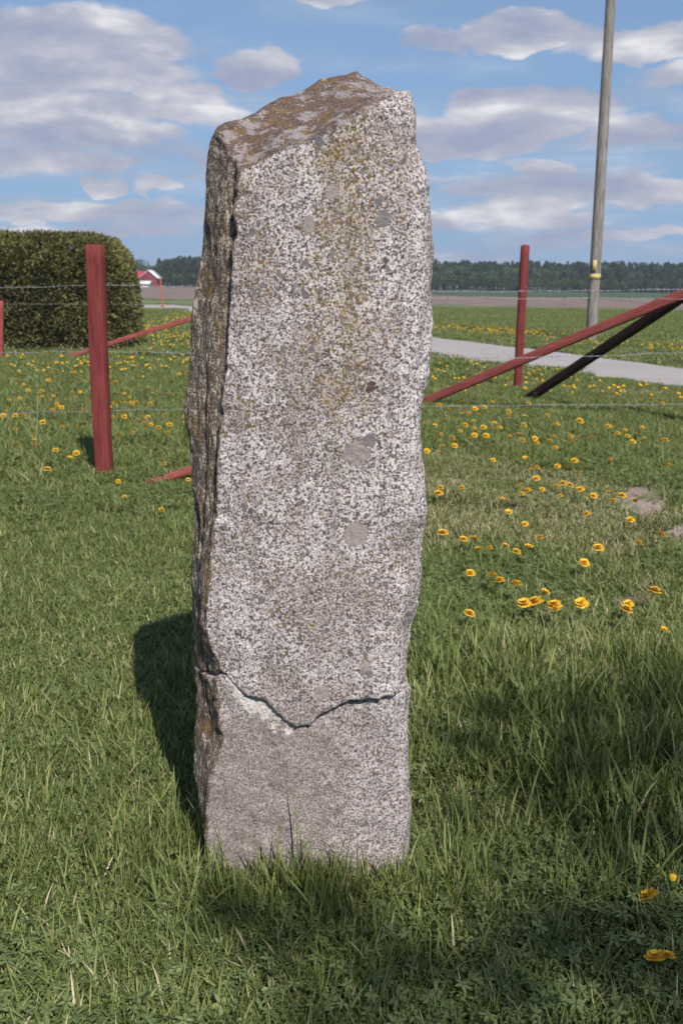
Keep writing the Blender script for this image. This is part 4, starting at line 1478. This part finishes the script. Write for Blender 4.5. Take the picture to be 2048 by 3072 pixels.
def put_dandelion(px, py, hz, big, label, group):
    hz *= rnd.uniform(.95, 1.35)
    P = on_ground(px, py, hz)
    s = 1.17 * rnd.uniform(.78, 1.2) * (1.25 if big else 1.0)
    pr = PROTO[rnd.choice([0, 1, 2, 3, 4, 0, 1, 2, 3, 4, 5, 6])]
    # heads lean towards the light
    make_dandelion(pr, P, s, (rnd.uniform(-.25, .40), rnd.uniform(-.35, .35)), rnd.uniform(0, .6), label, group)


ZONES = [   # (test on the photo pixel, description of the place)
    (lambda x, y: y < 1180 and x < 1500, 'under the long red rail, before the gravel road'),
    (lambda x, y: y < 1180 and x < 1640, 'round the foot of the round red post'),
    (lambda x, y: y < 1180 and x >= 1640, 'right of the dark brace, before the gravel road'),
    (lambda x, y: y < 1225 and x >= 1640, 'along the low wire at the right'),
    (lambda x, y: y < 1225, 'along the low wire near the stone'),
    (lambda x, y: y < 1345 and x < 1385, 'in long grass just right of the stone, below the low wire'),
    (lambda x, y: y < 1345 and x < 1600, 'in long grass below the foot of the round red post'),
    (lambda x, y: y < 1345, 'in long grass below the low wire at the right edge'),
    (lambda x, y: y < 1460 and x < 1500, 'in thin grass close to the right side of the stone'),
    (lambda x, y: y < 1460, 'in thin grass left of the bare soil patch'),
    (lambda x, y: y < 1560 and x < 1500, 'in dry grass close beside the middle of the stone'),
    (lambda x, y: y < 1560 and x < 1800, 'in the dry grass left of the pale bare soil'),
    (lambda x, y: y < 1560, 'at the edge of the pale bare soil patch'),
    (lambda x, y: y < 1700 and x < 1600, 'in the shorter lawn right of the round grey lichens'),
    (lambda x, y: y < 1700, 'in the shorter lawn between the two bare soil patches'),
    (lambda x, y: x < 1750, 'in the row lowest in the lawn, right of the stone'),
    (lambda x, y: True, 'beside the dark bare soil at the right edge')]
ZONES_L = [
    (lambda x, y: y < 1080 and x < 290, 'at the foot of the clipped hedge'),
    (lambda x, y: y < 1130 and x < 290, 'in the grass below the hedge, left of the red post'),
    (lambda x, y: y < 1225 and x < 290, 'above the low wire, left of the red post'),
    (lambda x, y: y < 1280 and x < 290, 'at the low wire, left of the red post'),
    (lambda x, y: x < 290, 'in long grass below the low wire, left of the red post'),
    (lambda x, y: y < 1140, 'right of the red post, below the hedge corner'),
    (lambda x, y: y < 1220, 'above the low wire, between red post and stone'),
    (lambda x, y: y < 1280, 'just below the low wire, between red post and stone'),
    (lambda x, y: True, 'in the lush grass low between red post and stone')]


def zone_label(zs, px, py, big):
    for f, tx in zs:
        if f(px, py):
            return ('larger yellow dandelion ' if big else 'small yellow dandelion ') + tx, 'dandelions ' + tx


for e in RD:
    px, py = 1200 + e[0] / 1.849, 1100 + e[1] / 1.849
    P = on_ground(px, py, .08)
    hz = .13 if P.y > 6.6 else .07
    lb, gp = zone_label(ZONES, px, py, len(e) > 2)
    put_dandelion(px, py, hz, len(e) > 2, lb, gp)
for e in LD:
    px, py = e[0] / 2.24, 650 + e[1] / 2.24
    hz = .165 if py < 1290 else .12
    lb, gp = zone_label(ZONES_L, px, py, len(e) > 2)
    put_dandelion(px, py, hz, len(e) > 2, lb, gp)
for (px, py, hz, lb) in [(355, 1445, .10, 'single yellow dandelion in the mown grass just right of the red post foot'), (374, 1492, .03, 'small dandelion low in the mown lawn right below the red post'),
                         (484, 1530, .03, 'small dandelion low in the mown lawn beside the left edge of the stone'), (565, 1440, .08, 'dandelion touching the left edge of the stone at the foot of the red brace')]:
    P = on_ground(px, py, hz)
    make_dandelion(PROTO[1], P, .85, (.3, 0.05), .4, lb, None)
# near ones at the lower right
def near_d(px, py, Y, s, tilt, lb, proto=PFULL[2]):
    P = at_depth(px, py, Y)
    return make_dandelion(proto, P, s, tilt, 0.3, lb, None)


near_d(1942, 2690, 1.80, 1.12, (-.45, -.35), 'large open yellow dandelion seen from the side, nearest the lower right corner')
near_d(1965, 2872, 1.60, .95, (-.25, -.1), 'yellow dandelion sunk flat in the shaded grass at the lower right, left one of two')
near_d(2000, 2868, 1.60, .75, (-.2, .2), 'yellow dandelion sunk in the shaded grass at the lower right, right one of two')
# half shut flower
V, F = tube_arrays([(0, 0, -.012), (0, 0, 0), (0, 0, .010), (0, 0, .019), (0, 0, .022)], [.004, .0075, .0065, .0085, .004], 9)
cb = mesh_np('closed_head', V, F, cal_m, True)
cb.materials.append(ym)
cb.polygons.foreach_set('material_index', np.array([1 if p_.center.z > .008 else 0 for p_ in cb.polygons], dtype=np.int32))
attr(cb, 'tint', [.7] * len(cb.vertices))
bud = empty('dandelion', tuple(at_depth(2014, 2652, 1.80)))
tag(bud, 'half closed dandelion with pale bracts beside the large open one at lower right', 'dandelion')
obj('closed_head', cb, bud)
obj('stem', STEMS[3], bud)

# dandelions too far and too many to count
P, T_ = [], []
fr = np.random.default_rng(3)


def far_dots(n, fn):
    for _ in range(n):
        q = fn()
        if q is None: continue
        P.append(q)


def pick(px0, px1, pyf, sig):
    def f():
        px = fr.uniform(px0, px1)
        py = pyf(px) + fr.normal(0, sig)
        g = on_ground(px, py, .1)
        if in_poly(np.array([g.x]), np.array([g.y]), ROAD)[0]: return None
        return g
    return f


far_dots(150, pick(1300, 1640, lambda x: 978 + (x - 1300) * .055, 5))
far_dots(90, pick(1600, 2300, lambda x: 1003 + (x - 1600) * .085, 9))
far_dots(90, pick(420, 575, lambda x: 985 - (x - 420) * .35, 10))
far_dots(60, pick(440, 580, lambda x: 1010, 14))
far_dots(60, pick(1285, 2048, lambda x: 1105 + (x - 1285) * .1, 20))
far_dots(60, pick(10, 575, lambda x: 1085, 14))
Vs, Fs, off = [], [], 0
for g in P:
    r_ = .027 * fr.uniform(.8, 1.25)
    n = 7
    ring = [(g.x + r_ * math.cos(2 * math.pi * k / n), g.y + r_ * math.sin(2 * math.pi * k / n), g.z + fr.uniform(-.004, .004)) for k in range(n)]
    Vs += ring + [(g.x, g.y, g.z + .016), (g.x, g.y, g.z - .012)]
    Fs += [(off + k, off + (k + 1) % n, off + n) for k in range(n)] + [(off + (k + 1) % n, off + k, off + n + 1) for k in range(n)]
    off += n + 2
me = mesh_np('distant_dandelions', np.array(Vs), np.array(Fs), ym)
attr(me, 'tint', fr.uniform(.3, .8, len(Vs)))
tag(obj('distant_dandelions', me), 'scattered yellow dandelions in the far grass along the gravel road', 'dandelions', None, 'stuff')

# ------------------------------------------------------------------ clipped hedge
hedge_m = leaf_mat('hedge_sprays', [(0.0, (0.055, 0.055, 0.022)), (0.4, (0.145, 0.14, 0.048)), (0.7, (0.24, 0.23, 0.075)), (0.9, (0.27, 0.20, 0.085)), (1.0, (0.28, 0.17, 0.11))], 0.15, rough=.7)
hcore_m = simple('hedge_twigs', (0.022, 0.020, 0.012), 0.95, 0.4, 6)
HB = on_ground(368, 1058)
HT = at_depth(300, 706, HB.y + .3)
hx1, hx0 = HB.x, HB.x - 7.0
hy0, hy1 = HB.y, HB.y + 2.3
hz1 = HT.z
hedge = empty('clipped_hedge', (HB.x - 3.5, HB.y + 1.1, 0))
tag(hedge, 'big clipped dark green hedge block with a rounded top, behind the left red post', 'hedge')


def hedge_surface(n, rng):
    # superellipsoid section along x with rounded end
    pts, nr = [], []
    dirs = rng.normal(size=(n, 3))
    dirs[:, 2] = np.abs(dirs[:, 2]) * 0.95
    dirs /= np.linalg.norm(dirs, axis=1)[:, None]
    cx, cy = (hx0 + hx1) / 2, (hy0 + hy1) / 2
    A, B, C = (hx1 - hx0) / 2, (hy1 - hy0) / 2, hz1
    d = dirs * np.array([1 / A * 1, 1 / B, 1 / C])
    # sample uniformly on the box faces by projecting onto |x/A|^p + ... = 1
    w = rng.uniform(-1, 1, size=(n, 3))
    face = rng.choice(4, n, p=[.45, .12, .25, .18])     # front, back, top, right end
    w[:, 2] = rng.uniform(0.0, 1, n)
    w[face == 0, 1] = -1; w[face == 1, 1] = 1; w[face == 2, 2] = 1; w[face == 3, 0] = 1
    p_ = 9.5
    s = (np.abs(w[:, 0]) ** (p_ * 2.2) + np.abs(w[:, 1]) ** p_ + np.abs(w[:, 2]) ** p_) ** (-1 / p_)
    q = w * s[:, None]
    nrm = np.sign(q) * np.abs(q) ** (p_ - 1) / np.array([A, B, C])
    nrm /= np.linalg.norm(nrm, axis=1)[:, None]
    X = np.stack([cx + q[:, 0] * A, cy + q[:, 1] * B, q[:, 2] * C], 1)
    # battered end: wider at the foot
    X[:, 0] -= (X[:, 2] / C) ** 1.5 * 0.16 * np.clip((q[:, 0] + .2), 0, 1)
    return X, nrm


hr = np.random.default_rng(11)
X, Nn = hedge_surface(85000, hr)
lump = 0.05 * vnoise(X, 2.6, 5) + 0.05 * vnoise(X, 6.5, 6)
X = X + Nn * (lump + hr.uniform(-.14, .04, len(X)) - .10 * np.clip(vnoise(X, 5.5, 15) - .25, 0, 1))[:, None]
X = X[X[:, 2] > 0.03]
Nn = Nn[:len(X)]
n = len(X)
outd = (X - np.array([(hx0 + hx1) / 2, (hy0 + hy1) / 2, hz1 * .45])) * np.array([.25, 1, .8])
outd /= np.linalg.norm(outd, axis=1)[:, None]
dirn = outd + hr.normal(0, .55, (n, 3)) + np.array([0, 0, .25])
dirn /= np.linalg.norm(dirn, axis=1)[:, None]
sd = np.cross(dirn, hr.normal(size=(n, 3)))
sd /= np.linalg.norm(sd, axis=1)[:, None]
L = hr.uniform(.03, .08, n)[:, None]
wd = hr.uniform(.009, .019, n)[:, None]
V = np.stack([X - sd * wd * .4, X + sd * wd * .4, X + dirn * L * .55 + sd * wd, X + dirn * L, X + dirn * L * .55 - sd * wd], 1).reshape(-1, 3)
b = np.arange(n)[:, None] * 5
F = np.concatenate([b + np.array([[0, 1, 2]]), b + np.array([[0, 2, 4]]), b + np.array([[4, 2, 3]])])
me = mesh_np('foliage', V - np.array(hedge.location), F, hedge_m)
ti = np.clip(.42 + .25 * vnoise(X, 3.5, 8) + .3 * vnoise(X, 9, 9) + hr.normal(0, .12, n) + .12 * (X[:, 2] / hz1 - .5), 0, 1)
attr(me, 'tint', np.repeat(ti, 5))
obj('foliage', me, hedge)
gx, gz_ = np.meshgrid(np.linspace(-1, 1, 40), np.linspace(0, 1, 14))
# dark inner body of twigs
A, B, C = (hx1 - hx0) / 2 - .12, (hy1 - hy0) / 2 - .13, hz1 - .12
th = np.linspace(0, 2 * math.pi, 64, endpoint=False)
V, F = [], []
lv = np.linspace(0, 1, 16)
for j, f in enumerate(lv):
    k_ = (1 - f ** 6) ** (1 / 3) if f < 1 else 0
    for a_ in th:
        cx_, sx_ = math.cos(a_), math.sin(a_)
        r_ = (abs(cx_) ** 9 + abs(sx_) ** 6) ** (-1 / 7)
        r_ = min(r_, 1.2)
        x_ = (hx0 + hx1) / 2 + A * max(-1, min(1, cx_ * r_)) * (.25 + .75 * k_) - .16 * f ** 1.5 * max(0, cx_)
        y_ = (hy0 + hy1) / 2 + B * max(-1, min(1, sx_ * r_)) * k_
        V.append((x_ - hedge.location.x, y_ - hedge.location.y, .02 + f * C))
for j in range(15):
    for k_ in range(64):
        F.append((j * 64 + k_, j * 64 + (k_ + 1) % 64, (j + 1) * 64 + (k_ + 1) % 64, (j + 1) * 64 + k_))
obj('twigs', mesh_np('twigs', V, np.array(F), hcore_m, True), hedge)

# ------------------------------------------------------------------ far forest
conif_m = leaf_mat('forest_conifer', [(0, (0.016, 0.034, 0.020)), (.5, (0.028, 0.052, 0.028)), (1, (0.048, 0.075, 0.034))], .1, rough=.8, inst=.6)
decid_m = leaf_mat('forest_deciduous', [(0, (0.040, 0.070, 0.022)), (.5, (0.070, 0.110, 0.032)), (1, (0.10, 0.14, 0.045))], .2, rough=.8, inst=.6)
bark_m = simple('bark', (0.10, 0.075, 0.055), 0.9, 0.3, 8)


def crown_faces(centers, sz, rng):
    n = len(centers)
    a = rng.normal(size=(n, 3)); a /= np.linalg.norm(a, axis=1)[:, None]
    b_ = np.cross(a, rng.normal(size=(n, 3))); b_ /= np.linalg.norm(b_, axis=1)[:, None]
    s = (sz * rng.uniform(.6, 1.3, n))[:, None]
    V = np.stack([centers - a * s, centers + b_ * s * .8, centers + a * s, centers - b_ * s * .6], 1).reshape(-1, 3)
    q = np.arange(n)[:, None] * 4
    return V, q + np.array([[0, 1, 2, 3]])


def forest_tree(kind, seed):
    rng = np.random.default_rng(seed)
    if kind == 'c':
        h = rng.uniform(.92, 1.08)
        n = 420
        z = rng.uniform(.12, 1, n) ** .85
        r = (1 - z) ** .75 * .22 + .012
        r *= (1 + .35 * np.sin(z * 40 + rng.uniform(0, 6)))
        if seed % 2:
            z = rng.uniform(.45, 1, n)                       # pine: bare below
            r = .17 * np.sqrt(np.clip(1 - ((z - .7) / .32) ** 2, 0, 1)) + .01
        a = rng.uniform(0, 6.28, n)
        rr = r * np.sqrt(rng.uniform(.25, 1, n))
        C_ = np.stack([np.cos(a) * rr, np.sin(a) * rr, z * h], 1)
        V, F = crown_faces(C_, .034, rng)
        m = conif_m
        ti = .5 + .4 * vnoise(C_, 9, seed)
    else:
        n = 520
        C_ = []
        for _ in range(9):
            c0 = np.array([rng.uniform(-.2, .2), rng.uniform(-.2, .2), rng.uniform(.4, .82)])
            d = rng.normal(size=(n // 9, 3)); d /= np.linalg.norm(d, axis=1)[:, None]
            C_.append(c0 + d * rng.uniform(.10, .17) * rng.uniform(.6, 1, (len(d), 1)))
        C_ = np.concatenate(C_)
        V, F = crown_faces(C_, .034, rng)
        m = decid_m
        ti = .5 + .5 * vnoise(C_, 7, seed)
    Vt, Ft = tube_arrays([(0, 0, -.02), (0, 0, .8)], [.018, .006], 6)
    Vj, Fj = join_arrays([(V, F), (Vt, Ft)])
    me = mesh_np('tree', Vj, Fj)
    me.materials.append(m)
    me.materials.append(bark_m)
    attr(me, 'tint', np.concatenate([np.repeat(np.clip(ti, 0, 1), 4), np.zeros(len(Vt))]))
    zc = np.zeros(len(me.polygons), dtype=np.int32)
    idx = np.empty(len(me.loops), dtype=np.int32)
    me.loops.foreach_get('vertex_index', idx)
    ls = np.empty(len(me.polygons), dtype=np.int32)
    me.polygons.foreach_get('loop_start', ls)
    zc[idx[ls] >= len(V)] = 1
    me.polygons.foreach_set('material_index', zc)
    return bpy.data.objects.new('tree_%02d' % seed, me)


ftrees = [forest_tree('c', i) for i in range(6)] + [forest_tree('d', 6 + i) for i in range(4)]


def wood(name, n, fn, label):
    rng = np.random.default_rng(len(name))
    P, v, s, tl = [], [], [], []
    for _ in range(n):
        x, y, h, dec = fn(rng)
        P.append((x, y, 0)); v.append(rng.integers(6, 10) if rng.random() < dec else rng.integers(0, 6))
        s.append(h * rng.uniform(.85, 1.25)); tl.append(h)
    o = scatter(name, P, v, s, tl, [t_.copy() for t_ in ftrees], conif_m)
    for i, t_ in enumerate(o.modifiers[0].node_group.nodes):
        pass
    tag(o, label, 'forest')
    return o


def fR(rng):
    y = rng.uniform(0, 1) ** 1.3 * 60
    x = rng.uniform(-60, 420)
    Y = 330 + y + .18 * x
    dec = .75 if (0 < x < 75 and y < 22) else .06
    h = rng.uniform(7.6, 9.6) * (Y / 345) * (0.93 if dec > .5 else 1) * (.86 if y < 6 else 1)
    if rng.random() < .25: h *= .5; Y = 326 + .18 * x + rng.uniform(0, 5); dec = .6
    return x, Y, h, dec


def fL(rng):
    x = rng.uniform(-330, -40)
    Y = 560 + rng.uniform(0, 70) + .1 * x
    h = (.5 if rng.random() < .25 else 1) * rng.uniform(9.5, 13.5) * (1 + .10 * math.sin(x * .06)) * (.8 if x < -100 else 1)
    return x, Y, h, .35


wood('forest', 3200, fR, 'dark conifer forest with lighter green broadleaf trees along the far edge of the fields at right')
wood('distant_forest', 1500, fL, 'hazy low forest on the far horizon left of the stone')

# one paler round tree clump beside the farm at the end of the hedge
for i, (px, hh) in enumerate([(418, 12.0), (442, 10.5), (402, 8.0)]):
    src = ftrees[6 + i]
    g = at_depth(px, 850, 420 + 8 * i)
    t_ = bpy.data.objects.new('broadleaf_tree', src.data)
    t_.location = (g.x, g.y, 0)
    t_.scale = (hh * 1.3, hh * 1.3, hh * .92)
    link(t_)
    tag(t_, ['taller round broadleaf tree in the far group behind the red barn', 'middle broadleaf tree in the far group behind the farm', 'small broadleaf tree next to the hedge behind the farm'][i], 'tree', None)

# ------------------------------------------------------------------ far farm
FY = 300.0


def fz(px, py):
    p_ = at_depth(px, py, FY)
    return p_.x, p_.z


wall_red = simple('barn_red_boards', (0.20, 0.035, 0.042), 0.85, 0.15, 1)
wall_wht = simple('white_wall', (0.62, 0.58, 0.57), 0.85, 0.08, 1)
roof_red = simple('red_roof_sheet', (0.34, 0.045, 0.075), 0.6, 0.12, 1)
roof_wht = simple('pale_roof_sheet', (0.66, 0.66, 0.66), 0.5, 0.06, 1)
win_m = simple('window_glass', (0.05, 0.06, 0.08), 0.2, 0.1, 1, 0, 0.5)


def gable(name, label, cat, px0, px1, y0, depth, hwall, hridge, wm, rm_, ridge_along_x=True, windows=()):
    x0, x1 = at_depth(px0, 850, y0).x, at_depth(px1, 850, y0).x
    w = x1 - x0
    r = empty(name, ((x0 + x1) / 2, y0 + depth / 2, 0))
    tag(r, label, cat)
    hx, hy = w / 2, depth / 2
    if ridge_along_x:
        V = [(-hx, -hy, 0), (hx, -hy, 0), (hx, hy, 0), (-hx, hy, 0), (-hx, -hy, hwall), (hx, -hy, hwall), (hx, hy, hwall), (-hx, hy, hwall), (-hx, 0, hridge), (hx, 0, hridge)]
        Q = [(0, 1, 5, 4), (2, 3, 7, 6), (1, 2, 6, 5), (3, 0, 4, 7)]
        T = [(5, 6, 9), (7, 4, 8)]
        e, t_ = .4, .15
        RV = []
        for z_ in (0, t_):
            RV += [(-hx - e, -hy - e, hwall - .2 + z_), (hx + e, -hy - e, hwall - .2 + z_), (hx + e, 0, hridge + .06 + z_), (-hx - e, 0, hridge + .06 + z_), (hx + e, hy + e, hwall - .2 + z_), (-hx - e, hy + e, hwall - .2 + z_)]
    else:
        V = [(-hx, -hy, 0), (hx, -hy, 0), (hx, hy, 0), (-hx, hy, 0), (-hx, -hy, hwall), (hx, -hy, hwall), (hx, hy, hwall), (-hx, hy, hwall), (0, -hy, hridge), (0, hy, hridge)]
        Q = [(0, 1, 5, 4), (2, 3, 7, 6), (1, 2, 6, 5), (3, 0, 4, 7)]
        T = [(4, 5, 8), (6, 7, 9)]
        e, t_ = .4, .15
        RV = []
        for z_ in (0, t_):
            RV += [(-hx - e, -hy - e, hwall - .2 + z_), (-hx - e, hy + e, hwall - .2 + z_), (0, hy + e, hridge + .06 + z_), (0, -hy - e, hridge + .06 + z_), (hx + e, hy + e, hwall - .2 + z_), (hx + e, -hy - e, hwall - .2 + z_)]
    RQ = [(0, 1, 2, 3), (3, 2, 4, 5), (6, 9, 8, 7), (9, 11, 10, 8), (0, 6, 7, 1), (4, 10, 11, 5), (1, 7, 8, 2), (2, 8, 10, 4), (3, 9, 6, 0), (5, 11, 9, 3)]
    obj('wall', mesh_np('wall', V, [np.array(Q), np.array(T)], wm), r)
    obj('roof', mesh_np('roof', RV, np.array(RQ), rm_), r)
    for (fx_, z0, ww, hh_) in windows:
        Vb, Fb = box_arrays(-ww / 2, ww / 2, -.03, .04, 0, hh_)
        wo = obj('window', mesh_np('window', Vb, Fb, win_m), r, (fx_ * hx, -hy - .02, z0))
    return r


gable('red_barn', 'low red barn with a red roof beside the end of the hedge on the horizon', 'barn', 378, 428, 300, 9, 2.6, 4.4, wall_wht, roof_red, True, [(-.6, 1, .8, .9), (0, 1, .8, .9), (.5, 1, .8, .9)])
gable('pale_roofed_barn', 'red gabled barn with a pale roof, the right one of the far farm buildings', 'barn', 424, 470, 297, 8, 2.6, 4.6, wall_red, roof_wht, False, [(-.4, 1, .7, .9), (.4, 1, .7, .9)])
gable('white_shed', 'small low white shed in front of the far red gabled barn', 'shed', 418, 446, 288, 4, 1.0, 1.5, wall_wht, roof_wht, True, [(-.5, .4, .5, .4), (.4, .4, .5, .4)])

# ------------------------------------------------------------------ thin summer haze over the fields
hz_m = bpy.data.materials.new('haze')
hz_m.use_nodes = True
hn = hz_m.node_tree
for nd in list(hn.nodes):
    if nd.type != 'OUTPUT_MATERIAL':
        hn.nodes.remove(nd)
pv = hn.nodes.new('ShaderNodeVolumePrincipled')
pv.inputs['Color'].default_value = (0.75, 0.86, 1.0, 1)
pv.inputs['Density'].default_value = 0.00042
pv.inputs['Anisotropy'].default_value = 0.2
hn.links.new(pv.outputs[0], [n_ for n_ in hn.nodes if n_.type == 'OUTPUT_MATERIAL'][0].inputs['Volume'])
V, F = box_arrays(-3050, 3050, -30, 3050, -1.2, 20)
me = mesh_np('haze', V, F, hz_m)
tag(obj('haze', me), kind='stuff')

# ------------------------------------------------------------------ birch behind the viewer, whose crown shades the lower right lawn
tree = empty('birch_tree', (3.6, -8.2, 0))
tag(tree, 'birch behind the viewpoint whose crown throws the shade over the lower right lawn', 'tree')
shl = leaf_mat('birch_leaves', [(0, (0.05, 0.09, 0.025)), (1, (0.10, 0.15, 0.04))], .25)
tr_rng = np.random.default_rng(21)
spots = []


def shade_spot(px, py, h, r, n, flat=.5):
    g = on_ground(px, py)
    c0 = Vector((g.x, g.y, 0)) + sdir * (h / sdir.z)
    spots.append((c0, r * 1.25, int(n * (.24 if h > 8.95 else .15))))


for (px, py, h, r, n) in [(1500, 2260, 9.0, .22, 150), (1650, 2180, 9.4, .25, 170), (1800, 2250, 9.1, .25, 170), (1950, 2230, 9.5, .3, 200), (2120, 2200, 9.2, .35, 230),
                          (1420, 2150, 9.6, .12, 45), (1560, 2400, 9.3, .18, 70), (1750, 2450, 9.0, .15, 60), (1950, 2420, 9.4, .22, 110), (2100, 2500, 9.1, .3, 170), (1340, 2440, 9.0, .05, 18),
                          (1550, 2620, 8.9, .14, 50), (1750, 2750, 8.7, .16, 90), (1930, 2800, 9.0, .18, 110), (1450, 2900, 8.8, .16, 110), (1650, 2950, 8.6, .18, 130), (1250, 2960, 8.7, .14, 90),
                          (1100, 2800, 8.9, .10, 55), (950, 2760, 8.8, .08, 35), (1000, 2930, 8.6, .14, 90), (820, 2850, 8.7, .08, 30), (1850, 3000, 8.5, .2, 150), (2000, 2950, 8.8, .2, 150), (1400, 3060, 8.6, .16, 100),
                          (1200, 3150, 8.5, .2, 140), (1700, 3150, 8.5, .25, 180), (2300, 2300, 9.3, .45, 300), (2350, 2700, 9.0, .45, 300), (2500, 3000, 8.9, .5, 320), (1000, 3150, 8.5, .15, 60), (700, 3200, 8.4, .15, 50), (690, 2745, 8.5, .07, 70), (860, 2760, 8.5, .08, 95), (1020, 2750, 8.5, .07, 70)]:
    shade_spot(px, py, h, r, n)
# the rest of the crown, out of the sun's way to the lawn in view
for k in range(60):
    a = tr_rng.uniform(0, 6.28)
    rr = tr_rng.uniform(.4, 2.0)
    c0 = Vector((4.4 + rr * math.cos(a) + .4, -8.7 + rr * math.sin(a), tr_rng.uniform(4.5, 10.0)))
    g = c0 - sdir * (c0.z / sdir.z)
    if g.x < 1.6 and g.y > 1.1: continue
    spots.append((c0, .45, 160))
C_ = []
for (c0, r_, n_) in spots:
    d = tr_rng.normal(size=(n_, 3)); d /= np.linalg.norm(d, axis=1)[:, None]
    C_.append(np.array(c0) + d * (r_ * tr_rng.random((n_, 1)) ** .45) * np.array([1, 1, .8]))
C_ = np.concatenate(C_)
V, F = crown_faces(C_, .045, tr_rng)
me = mesh_np('leaves', V - np.array(tree.location), F, shl)
attr(me, 'tint', np.repeat(tr_rng.random(len(C_)), 4))
obj('leaves', me, tree)
birch_bark = simple('birch_bark', (0.55, 0.52, 0.48), 0.8, 0.35, 5)
V, F = tube_arrays([(0, 0, -.2), (.05, 0, 2), (.1, -.05, 4.5), (.3, .05, 7), (.35, 0, 10.3)], [.17, .14, .11, .07, .02], 12)
obj('trunk', mesh_np('trunk', V, F, birch_bark, True), tree)
for c0, r_, n_ in spots[:30:1] + spots[31::4]:
    e = c0 - tree.location
    zb = max(1.8, e.z - 2.2)
    s0 = Vector((.1 + .03 * zb, 0, zb))
    m_ = s0.lerp(e, .5) + Vector((0, 0, .25))
    V, F = tube_arrays([s0, m_, e], [.02, .010, .004], 5)
    obj('branch', mesh_np('branch', V, F, birch_bark, True), tree)
print('objects', len(bpy.data.objects))
